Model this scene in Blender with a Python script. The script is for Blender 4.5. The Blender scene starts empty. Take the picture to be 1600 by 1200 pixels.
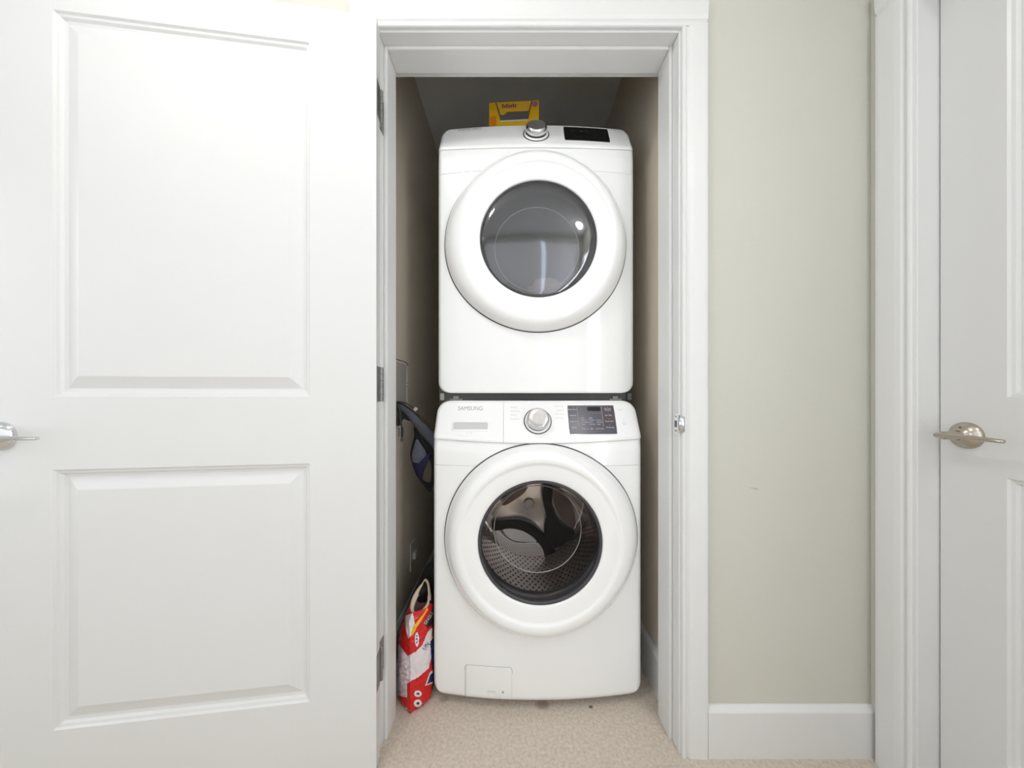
import bpy, bmesh, math, random
from mathutils import Vector, Matrix, noise
random.seed(4)
PI = math.pi
scene = bpy.context.scene
COL = scene.collection

# ------------------------------------------------------------------ camera, world, exposure
F, CXP, CYP, CAMZ = 530.0, 800.0, 615.0, 1.014      # focal length (px), principal point, camera height
cam_d = bpy.data.cameras.new('camera')
cam = bpy.data.objects.new('camera', cam_d); COL.objects.link(cam)
cam_d.sensor_width = 36.0
cam_d.lens = F / 1600 * 36
cam_d.shift_y = 15 / 1600
cam_d.clip_start = 0.02
cam.location = (0, 0, CAMZ)
cam.rotation_euler = (PI / 2, 0, 0)
scene.camera = cam
w = bpy.data.worlds.new('world'); scene.world = w; w.use_nodes = True
w.node_tree.nodes['Background'].inputs[0].default_value = (0.75, 0.85, 1, 1)
w.node_tree.nodes['Background'].inputs[1].default_value = 1.0
vs = scene.view_settings
vs.view_transform = 'Standard'; vs.look = 'None'; vs.gamma = 1; vs.use_curve_mapping = False
vs.exposure = -0.32
LAMP1, LAMP2, LAMP3, REAR_FILL, SLIT, LEFT_FILL, RIGHT_FILL = 115.0, 85.0, 2.0, 0.58, 3.4, 2.1, 6.2   # emission of the room's lamps and of the added fill panels

def P(px, py, Y):
    """a pixel of the photograph at depth Y -> point"""
    return Vector(((px - CXP) * Y / F, Y, CAMZ - (py - CYP) * Y / F))

# ------------------------------------------------------------------ materials
def mat(name, col, rough=0.5, metal=0.0, bump=0.0, bscale=200, spec=0.5, coat=0.0, var=0.0, vscale=8, emit=None, es=1.0):
    m = bpy.data.materials.new(name); m.use_nodes = True
    nt = m.node_tree; b = nt.nodes['Principled BSDF']
    b.inputs['Base Color'].default_value = (*col, 1)
    b.inputs['Roughness'].default_value = rough
    b.inputs['Metallic'].default_value = metal
    b.inputs['Specular IOR Level'].default_value = spec
    b.inputs['Coat Weight'].default_value = coat
    b.inputs['Coat Roughness'].default_value = 0.05
    if emit:
        b.inputs['Emission Color'].default_value = (*emit, 1); b.inputs['Emission Strength'].default_value = es
    tc = nt.nodes.new('ShaderNodeTexCoord')
    if bump:
        n = nt.nodes.new('ShaderNodeTexNoise'); n.inputs['Scale'].default_value = bscale; n.inputs['Detail'].default_value = 3
        nt.links.new(tc.outputs['Object'], n.inputs['Vector'])
        bp = nt.nodes.new('ShaderNodeBump'); bp.inputs['Strength'].default_value = bump; bp.inputs['Distance'].default_value = 0.002
        nt.links.new(n.outputs['Fac'], bp.inputs['Height']); nt.links.new(bp.outputs[0], b.inputs['Normal'])
    # faint tone variation, so that every paint is a procedural material
    n2 = nt.nodes.new('ShaderNodeTexNoise'); n2.inputs['Scale'].default_value = vscale; n2.inputs['Detail'].default_value = 4
    nt.links.new(tc.outputs['Object'], n2.inputs['Vector'])
    mx = nt.nodes.new('ShaderNodeMix'); mx.data_type = 'RGBA'
    v = max(var, 0.01)
    mx.inputs['A'].default_value = (*[c * (1 - v) for c in col], 1)
    mx.inputs['B'].default_value = (*[min(1, c * (1 + v)) for c in col], 1)
    nt.links.new(n2.outputs['Fac'], mx.inputs['Factor']); nt.links.new(mx.outputs['Result'], b.inputs['Base Color'])
    return m

def lin(r, g, b):
    f = lambda c: (c / 255 / 12.92) if c / 255 <= 0.04045 else ((c / 255 + 0.055) / 1.055) ** 2.4
    return (f(r), f(g), f(b))

M = {}
M['trim'] = mat('white_trim_paint', (0.745, 0.745, 0.735), 0.38, bump=0.04, bscale=60)
M['door'] = mat('white_door_paint', (0.715, 0.713, 0.705), 0.33, bump=0.05, bscale=40)
M['enamel'] = mat('white_enamel', (0.90, 0.90, 0.895), 0.22, coat=0.5)
M['plastic'] = mat('white_gloss_plastic', (0.90, 0.90, 0.895), 0.16, coat=0.5)
M['greyplastic'] = mat('pale_grey_plastic', (0.55, 0.55, 0.55), 0.35)
M['darkgrey'] = mat('dark_grey_steel', (0.09, 0.09, 0.087), 0.5)
M['midgrey'] = mat('mid_grey_steel', (0.28, 0.28, 0.26), 0.45, metal=0.3)
M['gap'] = mat('gap_rubber', (0.03, 0.03, 0.03), 0.6)
M['chrome'] = mat('polished_chrome', (0.72, 0.73, 0.75), 0.12, metal=1)
M['nickel'] = mat('satin_nickel', (0.50, 0.45, 0.38), 0.22, metal=1)
M['hinge'] = mat('hinge_steel', (0.30, 0.30, 0.29), 0.35, metal=0.9)
M['brushed'] = mat('brushed_knob_face', (0.56, 0.54, 0.53), 0.35, metal=0.9, var=0.16, vscale=60)
M['blackglass'] = mat('black_display_glass', (0.006, 0.006, 0.007), 0.12)
M['navyglass'] = mat('slate_display_film', (0.075, 0.07, 0.095), 0.25)
M['navywarm'] = mat('slate_display_film_warm', (0.075, 0.06, 0.07), 0.25)
M['ink'] = mat('light_ink', (0.62, 0.62, 0.68), 0.5)
M['greyink'] = mat('grey_ink', (0.33, 0.33, 0.33), 0.5)
M['paleink'] = mat('pale_grey_ink', (0.52, 0.52, 0.52), 0.5)
M['rubber'] = mat('grey_rubber', (0.045, 0.045, 0.05), 0.35)
M['steel'] = mat('drum_steel', (0.78, 0.72, 0.69), 0.25, metal=0.75, var=0.15, vscale=14)
M['steel_light'] = mat('pierced_steel', (0.85, 0.83, 0.82), 0.35, metal=0.3)
M['lifter'] = mat('black_lifter', (0.008, 0.007, 0.007), 0.45, spec=0.2)
M['hole'] = mat('drum_hole', (0.02, 0.02, 0.02), 0.6)
M['dryerdrum'] = mat('dryer_drum_coating', (0.30, 0.30, 0.29), 0.5)
M['cloth'] = mat('pale_laundry', (0.72, 0.63, 0.61), 0.9, bump=0.3, bscale=90, var=0.12)
M['diffuser'] = mat('lamp_diffuser', (0.9, 0.9, 0.9), 0.5, emit=(1.0, 0.985, 0.965), es=1)
M['ceiling'] = mat('ceiling_paint', (0.82, 0.82, 0.81), 0.9, bump=0.3, bscale=120)
M['wall_white'] = mat('hall_wall_paint', (0.66, 0.66, 0.60), 0.8, bump=0.15, bscale=220)
M['wallplate'] = mat('white_outlet_plastic', (0.7, 0.7, 0.68), 0.4)

def glass_mat(name, tint, refl, rough=0.02, fres=1.4):
    m = bpy.data.materials.new(name); m.use_nodes = True
    nt = m.node_tree; nt.nodes.clear()
    out = nt.nodes.new('ShaderNodeOutputMaterial'); mx = nt.nodes.new('ShaderNodeMixShader')
    tr = nt.nodes.new('ShaderNodeBsdfTransparent'); tr.inputs[0].default_value = (*tint, 1)
    gl = nt.nodes.new('ShaderNodeBsdfGlossy'); gl.inputs['Roughness'].default_value = rough
    gl.inputs['Color'].default_value = (0.95, 0.95, 1.0, 1)
    fr = nt.nodes.new('ShaderNodeFresnel'); fr.inputs['IOR'].default_value = fres
    ad = nt.nodes.new('ShaderNodeMath'); ad.operation = 'ADD'; ad.use_clamp = True; ad.inputs[1].default_value = refl
    nt.links.new(fr.outputs[0], ad.inputs[0]); nt.links.new(ad.outputs[0], mx.inputs[0])
    nt.links.new(tr.outputs[0], mx.inputs[1]); nt.links.new(gl.outputs[0], mx.inputs[2])
    nt.links.new(mx.outputs[0], out.inputs[0])
    return m
M['washglass'] = glass_mat('clear_door_glass', (0.90, 0.87, 0.85), 0.0, 0.01, 1.22)
M['dryglass'] = glass_mat('smoked_door_glass', (0.66, 0.67, 0.69), 0.10, 0.06, 1.5)

def spot_mask(nt, tc, loc, sc, rot, soft=0.5):
    """0..1 mask of a small spot (a stain or scuff) around loc"""
    mp = nt.nodes.new('ShaderNodeMapping'); mp.vector_type = 'TEXTURE'
    mp.inputs['Location'].default_value = loc; mp.inputs['Rotation'].default_value = rot; mp.inputs['Scale'].default_value = sc
    nt.links.new(tc.outputs['Object'], mp.inputs['Vector'])
    ln = nt.nodes.new('ShaderNodeVectorMath'); ln.operation = 'LENGTH'; nt.links.new(mp.outputs[0], ln.inputs[0])
    mr = nt.nodes.new('ShaderNodeMapRange'); mr.inputs['From Min'].default_value = 1; mr.inputs['From Max'].default_value = soft
    nt.links.new(ln.outputs['Value'], mr.inputs['Value'])
    return mr.outputs[0]

def spotted(m, spots):
    nt = m.node_tree; b = nt.nodes['Principled BSDF']
    tc = [n for n in nt.nodes if n.type == 'TEX_COORD'][0]
    for loc, sc, rot, col, amt, soft in spots:
        src = b.inputs['Base Color'].links[0].from_socket
        mk = spot_mask(nt, tc, loc, sc, rot, soft)
        ml = nt.nodes.new('ShaderNodeMath'); ml.operation = 'MULTIPLY'; ml.inputs[1].default_value = amt
        nt.links.new(mk, ml.inputs[0])
        mx = nt.nodes.new('ShaderNodeMix'); mx.data_type = 'RGBA'; mx.inputs['B'].default_value = (*col, 1)
        nt.links.new(src, mx.inputs['A']); nt.links.new(ml.outputs[0], mx.inputs['Factor'])
        nt.links.new(mx.outputs['Result'], b.inputs['Base Color'])

M['beige'] = mat('beige_wall_paint', (0.605, 0.595, 0.53), 0.75, bump=0.12, bscale=260, var=0.015, vscale=3)
spotted(M['beige'], [((0.686, 0.955, 0.746), (0.013, 0.05, 0.0035), (0, 0.22, 0), (0.25, 0.26, 0.22), 0.6, 0.2),
                     ((0.673, 0.955, 0.748), (0.006, 0.05, 0.0025), (0, 0.1, 0), (0.3, 0.3, 0.26), 0.35, 0.2)])
M['closet'] = mat('closet_beige_paint', (0.71, 0.635, 0.525), 0.75, bump=0.12, bscale=260, var=0.03, vscale=3)
M['carpet'] = mat('beige_carpet', (0.66, 0.575, 0.48), 0.95, bump=1.0, bscale=420, var=0.35, vscale=110, spec=0.1)
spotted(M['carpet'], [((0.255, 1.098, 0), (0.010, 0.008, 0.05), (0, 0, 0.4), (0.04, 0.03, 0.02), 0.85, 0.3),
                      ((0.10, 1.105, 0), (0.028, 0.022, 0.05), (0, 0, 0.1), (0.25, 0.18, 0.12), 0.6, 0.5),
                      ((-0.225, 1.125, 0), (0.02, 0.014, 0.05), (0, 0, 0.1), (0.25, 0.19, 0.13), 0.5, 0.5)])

# ------------------------------------------------------------------ helpers
def tag(o, label=None, cat=None, group=None, kind=None):
    if label: o['label'] = label
    if cat: o['category'] = cat
    if group: o['group'] = group
    if kind: o['kind'] = kind
    return o

def empty(name, loc=(0, 0, 0), rz=0, parent=None):
    o = bpy.data.objects.new(name, None); COL.objects.link(o)
    o.location = loc; o.rotation_euler = (0, 0, rz); o.empty_display_size = 0.05
    if parent: o.parent = parent
    return o

def mesh(name, verts, faces, mats, parent=None, fm=None, smooth=False, loc=None, rz=None):
    me = bpy.data.meshes.new(name)
    me.from_pydata([tuple(v) for v in verts], [], faces)
    if not isinstance(mats, (list, tuple)): mats = [mats]
    for m in mats: me.materials.append(m)
    if fm: me.polygons.foreach_set('material_index', fm)
    if smooth: me.polygons.foreach_set('use_smooth', [True] * len(me.polygons))
    me.update()
    o = bpy.data.objects.new(name, me); COL.objects.link(o)
    if parent: o.parent = parent
    if loc: o.location = loc
    if rz is not None: o.rotation_euler = (0, 0, rz)
    return o

def from_bm(name, bm, mats, parent=None, smooth=False):
    bmesh.ops.recalc_face_normals(bm, faces=bm.faces)
    me = bpy.data.meshes.new(name); bm.to_mesh(me); bm.free()
    if not isinstance(mats, (list, tuple)): mats = [mats]
    for m in mats: me.materials.append(m)
    if smooth: me.polygons.foreach_set('use_smooth', [True] * len(me.polygons))
    o = bpy.data.objects.new(name, me); COL.objects.link(o)
    if parent: o.parent = parent
    return o

def add_box(bm, a, b, bev=0.0, seg=2, mtx=None):
    a, b = Vector(a), Vector(b)
    r = bmesh.ops.create_cube(bm, size=1)
    vs_ = r['verts']
    for v in vs_:
        v.co = Vector([a[i] + (b[i] - a[i]) * (v.co[i] + 0.5) for i in range(3)])
    if bev:
        es = list({e for v in vs_ for e in v.link_edges})
        rr = bmesh.ops.bevel(bm, geom=es, offset=bev, segments=seg, profile=0.6, affect='EDGES')
        vs_ = rr['verts'] if not vs_[0].is_valid else list({v for f in rr['faces'] for v in f.verts} | {v for v in vs_ if v.is_valid})
    if mtx is not None:
        for v in vs_: v.co = mtx @ v.co
    return vs_

def box(name, a, b, m, parent=None, bev=0.0, seg=2, mtx=None):
    bm = bmesh.new(); add_box(bm, a, b, bev, seg)
    if mtx is not None: bmesh.ops.transform(bm, matrix=mtx, verts=bm.verts)
    return from_bm(name, bm, m, parent)

def extrude_profile(prof, p0, p1, au, av):
    """closed 2-D profile (u,v) swept from p0 to p1; returns verts, faces"""
    p0, p1, au, av = Vector(p0), Vector(p1), Vector(au), Vector(av)
    n = len(prof)
    vv = [p0 + au * u + av * v for u, v in prof] + [p1 + au * u + av * v for u, v in prof]
    ff = [(i, (i + 1) % n, n + (i + 1) % n, n + i) for i in range(n)]
    ff += [tuple(range(n))[::-1], tuple(range(n, 2 * n))]
    return vv, ff

def sweep_obj(name, runs, m, parent=None):
    bm = bmesh.new()
    for r in runs:
        vv, ff = extrude_profile(*r)
        bv = [bm.verts.new(v) for v in vv]
        for f in ff: bm.faces.new([bv[i] for i in f])
    return from_bm(name, bm, m, parent)

def lathe(prof, n=64, mtx=None, warp=None, closed=False, arc=None):
    """prof: (r, h); axis +Z of mtx"""
    vv, ff = [], []
    for r, h in prof:
        for k in range(n):
            a = 2 * PI * k / n
            p = Vector((r * math.cos(a), r * math.sin(a), h))
            if mtx is not None: p = mtx @ p
            if warp: p = warp(p)
            vv.append(p)
    for i in range(len(prof) - 1):
        for k in range(n):
            k2 = (k + 1) % n
            ff.append((i * n + k, i * n + k2, (i + 1) * n + k2, (i + 1) * n + k))
    if closed:
        ff.append(tuple(range(n))[::-1]); ff.append(tuple((len(prof) - 1) * n + k for k in range(n)))
    return vv, ff

def catmull(pts, k=8):
    pts = [Vector(p) for p in pts]
    out = []
    for i in range(len(pts) - 1):
        p0 = pts[max(i - 1, 0)]; p1 = pts[i]; p2 = pts[i + 1]; p3 = pts[min(i + 2, len(pts) - 1)]
        for j in range(k):
            t = j / k
            out.append(0.5 * ((2 * p1) + (-p0 + p2) * t + (2 * p0 - 5 * p1 + 4 * p2 - p3) * t * t + (-p0 + 3 * p1 - 3 * p2 + p3) * t ** 3))
    out.append(pts[-1])
    return out

def tube(pts, r, n=10, k=8, smooth=True, flat=None, up=Vector((0, 0, 1))):
    """flat = (half-height, half-width) makes an elliptic band"""
    ps = catmull(pts, k) if smooth else [Vector(p) for p in pts]
    vv, ff = [], []
    for i, p in enumerate(ps):
        d = (ps[min(i + 1, len(ps) - 1)] - ps[max(i - 1, 0)]).normalized()
        s = d.cross(up)
        if s.length < 1e-4: s = d.cross(Vector((0, 1, 0)))
        s.normalize(); u = s.cross(d).normalized()
        t = i / (len(ps) - 1)
        rr = r(t) if callable(r) else r
        a_, b_ = (rr, rr) if flat is None else (flat[0] * rr, flat[1] * rr)
        for j in range(n):
            a = 2 * PI * j / n
            vv.append(p + u * (math.sin(a) * a_) + s * (math.cos(a) * b_))
    for i in range(len(ps) - 1):
        for j in range(n):
            j2 = (j + 1) % n
            ff.append((i * n + j, i * n + j2, (i + 1) * n + j2, (i + 1) * n + j))
    ff.append(tuple(range(n))[::-1]); ff.append(tuple((len(ps) - 1) * n + j for j in range(n)))
    return vv, ff

def text_geo(items, place):
    """items: (string, x, z, cap size, align); place(x,z)->point; one flat mesh of lettering"""
    vv, ff = [], []
    for s, x, z, size, al in items:
        c = bpy.data.curves.new('lettering', 'FONT'); c.body = s; c.size = size; c.align_x = al; c.align_y = 'CENTER'
        c.resolution_u = 2; c.space_line = 0.85
        o = bpy.data.objects.new('lettering', c); COL.objects.link(o)
        dg = bpy.context.evaluated_depsgraph_get(); dg.update()
        me = o.evaluated_get(dg).to_mesh()
        b = len(vv)
        vv += [place(x + v.co.x, z + v.co.y) for v in me.vertices]
        ff += [tuple(b + i for i in p.vertices) for p in me.polygons]
        o.evaluated_get(dg).to_mesh_clear()
        bpy.data.objects.remove(o); bpy.data.curves.remove(c)
    return vv, ff

def struct(o): o['kind'] = 'structure'; return o
def letters(name, vv, ff, m, par):
    o = mesh(name, vv, ff, m, par); o['kind'] = 'stuff'; return o

# ------------------------------------------------------------------ room shell
WF, WB = 0.955, 1.092            # front and back of the closet's front wall
XL, XR = -0.375, 0.470           # jamb faces
HZ = 2.032                       # head jamb
WX = 1.011                       # hall's right wall
CZ = 2.44
bm = bmesh.new(); add_box(bm, (-2.4, -0.85, -0.05), (1.3, 2.2, 0)); struct(from_bm('floor', bm, M['carpet']))
bm = bmesh.new(); add_box(bm, (-2.4, -0.85, CZ), (1.3, 2.2, CZ + 0.05)); struct(from_bm('ceiling', bm, M['ceiling']))
bm = bmesh.new()
add_box(bm, (-2.3, WF, 0), (XL - 0.018, WB, CZ)); add_box(bm, (XR + 0.018, WF, 0), (WX + 0.1, WB, CZ))
add_box(bm, (XL - 0.018, WF, HZ + 0.018), (XR + 0.018, WB, CZ))
struct(from_bm('wall_front', bm, M['beige']))
struct(box('wall_closet_left', (-0.54, WB, 0), (-0.44, 2.05, CZ), M['closet']))
struct(box('wall_closet_right', (0.497, WB, 0), (0.60, 2.05, CZ), M['closet']))
struct(box('wall_closet_back', (-0.54, 2.05, 0), (0.60, 2.15, CZ), M['closet']))
LY0, LY1, LZ0, LZ1 = -0.70, 0.60, 0.42, 2.1
bm = bmesh.new()
add_box(bm, (-2.4, -0.85, 0), (-2.3, LY0, CZ)); add_box(bm, (-2.4, LY1, 0), (-2.3, 1.06, CZ))
add_box(bm, (-2.4, LY0, 0), (-2.3, LY1, LZ0)); add_box(bm, (-2.4, LY0, LZ1), (-2.3, LY1, CZ))
struct(from_bm('wall_left', bm, M['wall_white']))
wn2 = struct(empty('fill_panel_2', (0, 0, 0)))  # added glowing panel, brightens the closet's right wall from the left
bm = bmesh.new()
for a, b in (((-2.36, LY0, LZ0), (-2.28, LY0 + 0.05, LZ1)), ((-2.36, LY1 - 0.05, LZ0), (-2.28, LY1, LZ1)),
             ((-2.36, LY0, LZ0), (-2.28, LY1, LZ0 + 0.05)), ((-2.36, LY0, LZ1 - 0.05), (-2.28, LY1, LZ1)), ((-2.355, (LY0 + LY1) / 2 - 0.02, LZ0), (-2.30, (LY0 + LY1) / 2 + 0.02, LZ1))):
    add_box(bm, a, b, 0.004)
from_bm('fill_panel_frame', bm, M['trim'], wn2)
box('glow_pane', (-2.345, LY0 + 0.05, LZ0 + 0.05), (-2.34, LY1 - 0.05, LZ1 - 0.05), mat('left_fill_glow', (0.85, 0.9, 1), 0.3, emit=(0.92, 0.96, 1.0), es=LEFT_FILL), wn2)
# side wall with a door opening from y=0.04 to y=0.846
DY1, DY0 = 0.846, 0.036
bm = bmesh.new()
add_box(bm, (WX, DY1 + 0.018, 0), (WX + 0.1, WF, CZ)); add_box(bm, (WX, -0.16, 0), (WX + 0.1, DY0 - 0.018, CZ)); add_box(bm, (WX, -0.85, 0), (WX + 0.1, -0.68, CZ))
add_box(bm, (WX, -0.68, 0), (WX + 0.1, -0.16, 0.25)); add_box(bm, (WX, -0.68, 2.1), (WX + 0.1, -0.16, CZ))
add_box(bm, (WX, DY0 - 0.018, HZ + 0.018), (WX + 0.1, DY1 + 0.018, CZ))
struct(from_bm('wall_right', bm, M['beige']))
wn3 = struct(empty('fill_panel_3', (0, 0, 0)))  # added glowing panel, brightens the closet's left wall from the right
bm = bmesh.new()
for a, b in (((WX - 0.01, -0.68, 0.25), (WX + 0.06, -0.64, 2.1)), ((WX - 0.01, -0.20, 0.25), (WX + 0.06, -0.16, 2.1)), ((WX - 0.01, -0.68, 0.25), (WX + 0.06, -0.16, 0.29)), ((WX - 0.01, -0.68, 2.06), (WX + 0.06, -0.16, 2.1))):
    add_box(bm, a, b, 0.004)
from_bm('fill_panel_frame', bm, M['trim'], wn3)
box('glow_pane', (WX + 0.04, -0.645, 0.285), (WX + 0.045, -0.195, 2.065), mat('right_fill_glow', (0.85, 0.9, 1), 0.3, emit=(0.96, 0.98, 1.0), es=RIGHT_FILL), wn3)
# rear wall with an added glowing panel for soft fill, and a bright strip
RY = -0.75                                            # face of the rear wall
WX0, WX1 = -1.70, 0.95
WZ0, WZ1 = 0.42, 2.38
bm = bmesh.new()
add_box(bm, (-2.4, RY - 0.1, 0), (WX0, RY, CZ)); add_box(bm, (WX1, RY - 0.1, 0), (1.2, RY, CZ))
add_box(bm, (WX0, RY - 0.1, 0), (WX1, RY, WZ0)); add_box(bm, (WX0, RY - 0.1, WZ1), (WX1, RY, CZ))
struct(from_bm('wall_rear', bm, M['wall_white']))
wn = struct(empty('fill_panel_1', (0, 0, 0)))
bm = bmesh.new()
for a, b in (((WX0, RY - 0.06, WZ0), (WX0 + 0.05, RY + 0.02, WZ1)), ((WX1 - 0.05, RY - 0.06, WZ0), (WX1, RY + 0.02, WZ1)),
             ((WX0, RY - 0.06, WZ0), (WX1, RY + 0.02, WZ0 + 0.05)), ((WX0, RY - 0.06, WZ1 - 0.05), (WX1, RY + 0.02, WZ1))):
    add_box(bm, a, b, 0.004)
from_bm('fill_panel_frame', bm, M['trim'], wn)
SX0, SX1 = 0.275, 0.335                                  # brighter strip, added for the streak mirrored in the dryer's glass
rear_glow = mat('rear_fill_glow', (0.85, 0.87, 0.9), 0.6, emit=(0.97, 0.985, 1.0), es=REAR_FILL)
clear = mat('strip_glow', (0.8, 0.9, 1), 0.3, emit=(0.80, 0.90, 1.0), es=SLIT)
box('rear_glow_pane', (WX0 + 0.05, RY - 0.045, WZ0 + 0.05), (SX0, RY - 0.04, WZ1 - 0.05), rear_glow, wn)
box('rear_glow_pane', (SX1, RY - 0.045, WZ0 + 0.05), (WX1 - 0.05, RY - 0.04, WZ1 - 0.05), rear_glow, wn)
box('glow_strip', (SX0, RY - 0.045, WZ0 + 0.05), (SX1, RY - 0.04, WZ1 - 0.05), clear, wn)

# jambs with stops (the stop stands 10 mm proud)
def jamb(name, face, sgn):
    bm = bmesh.new()
    x0, x1 = sorted((face, face - sgn * 0.018))
    add_box(bm, (x0, WF, 0), (x1, WB, HZ + 0.018), 0.0015, 1)
    x0, x1 = sorted((face, face + sgn * 0.010))
    add_box(bm, (x0, WF + 0.037, 0), (x1, WB - 0.022, HZ), 0.003, 2)
    return struct(from_bm(name, bm, M['trim']))
jamb_l = jamb('trim_1', XL, 1)
jamb_r = jamb('trim_2', XR, -1)
bm = bmesh.new()
add_box(bm, (XL, WF, HZ), (XR, WB, HZ + 0.018), 0.0015, 1)
add_box(bm, (XL + 0.010, WF + 0.037, HZ - 0.010), (XR - 0.010, WB - 0.022, HZ), 0.003, 2)
struct(from_bm('trim_3', bm, M['trim']))
CAS = [(0, 0), (0, 0.008), (0.002, 0.011), (0.006, 0.0125), (0.010, 0.011), (0.012, 0.0085), (0.015, 0.0085), (0.019, 0.0125),
       (0.030, 0.0145), (0.060, 0.016), (0.067, 0.0155), (0.070, 0.0125), (0.070, 0)]
c0 = XR + 0.005
struct(sweep_obj('trim_4', [(CAS, (c0, WF, 0), (c0, WF, HZ + 0.005), (1, 0, 0), (0, -1, 0))], M['trim']))
c1 = XL - 0.005
struct(sweep_obj('trim_5', [(CAS, (c1, WF, 0), (c1, WF, HZ + 0.005), (-1, 0, 0), (0, -1, 0))], M['trim']))
struct(sweep_obj('trim_6', [(CAS, (c1 - 0.07, WF, HZ + 0.005), (c0 + 0.07, WF, HZ + 0.005), (0, 0, 1), (0, -1, 0))], M['trim']))
# side door: jamb and casing (visible: the far side)
bm = bmesh.new()
add_box(bm, (WX, DY1, 0), (WX + 0.1, DY1 + 0.018, HZ + 0.018), 0.0015, 1)
add_box(bm, (WX, DY0 - 0.018, 0), (WX + 0.1, DY0, HZ + 0.018), 0.0015, 1)
add_box(bm, (WX, DY0, HZ), (WX + 0.1, DY1, HZ + 0.018), 0.0015, 1)
struct(from_bm('trim_7', bm, M['trim']))
CAS2 = [(u * 1.18, v) for u, v in CAS]
struct(sweep_obj('trim_8', [(CAS2, (WX, DY1 + 0.004, 0), (WX, DY1 + 0.004, HZ + 0.005), (0, 1, 0), (-1, 0, 0))], M['trim']))
struct(sweep_obj('trim_9', [(CAS2, (WX, DY0 - 0.004, 0), (WX, DY0 - 0.004, HZ + 0.005), (0, -1, 0), (-1, 0, 0))], M['trim']))
struct(sweep_obj('trim_10', [(CAS2, (WX, DY0 - 0.09, HZ + 0.005), (WX, DY1 + 0.087, HZ + 0.005), (0, 0, 1), (-1, 0, 0))], M['trim']))
# baseboards
BB = [(0, 0), (0.014, 0), (0.014, 0.126), (0.0125, 0.130), (0.006, 0.138), (0.003, 0.141), (0, 0.1415)]
struct(sweep_obj('baseboard_front', [(BB, (c0 + 0.07, WF, 0), (WX, WF, 0), (0, -1, 0), (0, 0, 1))], M['trim']))
struct(sweep_obj('baseboard_front', [(BB, (-2.3, WF, 0), (c1 - 0.07, WF, 0), (0, -1, 0), (0, 0, 1))], M['trim']))
struct(sweep_obj('baseboard_left', [(BB, (-2.3, -0.75, 0), (-2.3, WF - 0.014, 0), (1, 0, 0), (0, 0, 1))], M['trim']))
struct(sweep_obj('baseboard_right', [(BB, (WX, -0.75, 0), (WX, DY0 - 0.087, 0), (-1, 0, 0), (0, 0, 1))], M['trim']))
struct(sweep_obj('baseboard_closet_right', [(BB, (0.497, WB, 0), (0.497, 2.05, 0), (-1, 0, 0), (0, 0, 1))], M['trim']))
struct(sweep_obj('baseboard_closet_left', [(BB, (-0.44, WB, 0), (-0.44, 2.05, 0), (1, 0, 0), (0, 0, 1))], M['trim']))
struct(sweep_obj('baseboard_closet_back', [(BB, (-0.426, 2.05, 0), (0.483, 2.05, 0), (0, -1, 0), (0, 0, 1))], M['trim']))
# strike plate on the right jamb
bm = bmesh.new()
add_box(bm, (XR - 0.0015, WF + 0.001, 0.900), (XR + 0.001, WF + 0.027, 0.957), 0.0006, 1)
sp = from_bm('strike_plate', bm, M['chrome'], jamb_r); sp['label'] = 'chrome strike plate'
lipv, lipf = [], []
for i in range(9):
    a = i / 8 * PI / 2
    for z in (0.902, 0.955):
        zz = 0.9285 + (z - 0.9285) * (1 - 0.25 * i / 8)
        lipv.append((XR - 0.0015 + 0.010 * (1 - math.cos(a)), WF + 0.001 - 0.012 * math.sin(a) * 1.2, zz))
for i in range(8): lipf.append((2 * i, 2 * i + 1, 2 * i + 3, 2 * i + 2))
lp = mesh('strike_lip', lipv, lipf, M['chrome'], sp, smooth=True)
lp.modifiers.new('solid', 'SOLIDIFY').thickness = 0.0015
for z in (0.908, 0.949):
    vv, ff = lathe([(0.0005, 0.0012), (0.003, 0.001), (0.0036, 0)], 14, Matrix.Translation((XR - 0.0016, WF + 0.015, z)) @ Matrix.Rotation(-PI / 2, 4, 'Y'))
    mesh('screw', vv, ff, M['nickel'], sp, smooth=True)
box('latch_hole', (XR - 0.0018, WF + 0.009, 0.918), (XR - 0.0012, WF + 0.021, 0.937), M['darkgrey'], sp)

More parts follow.
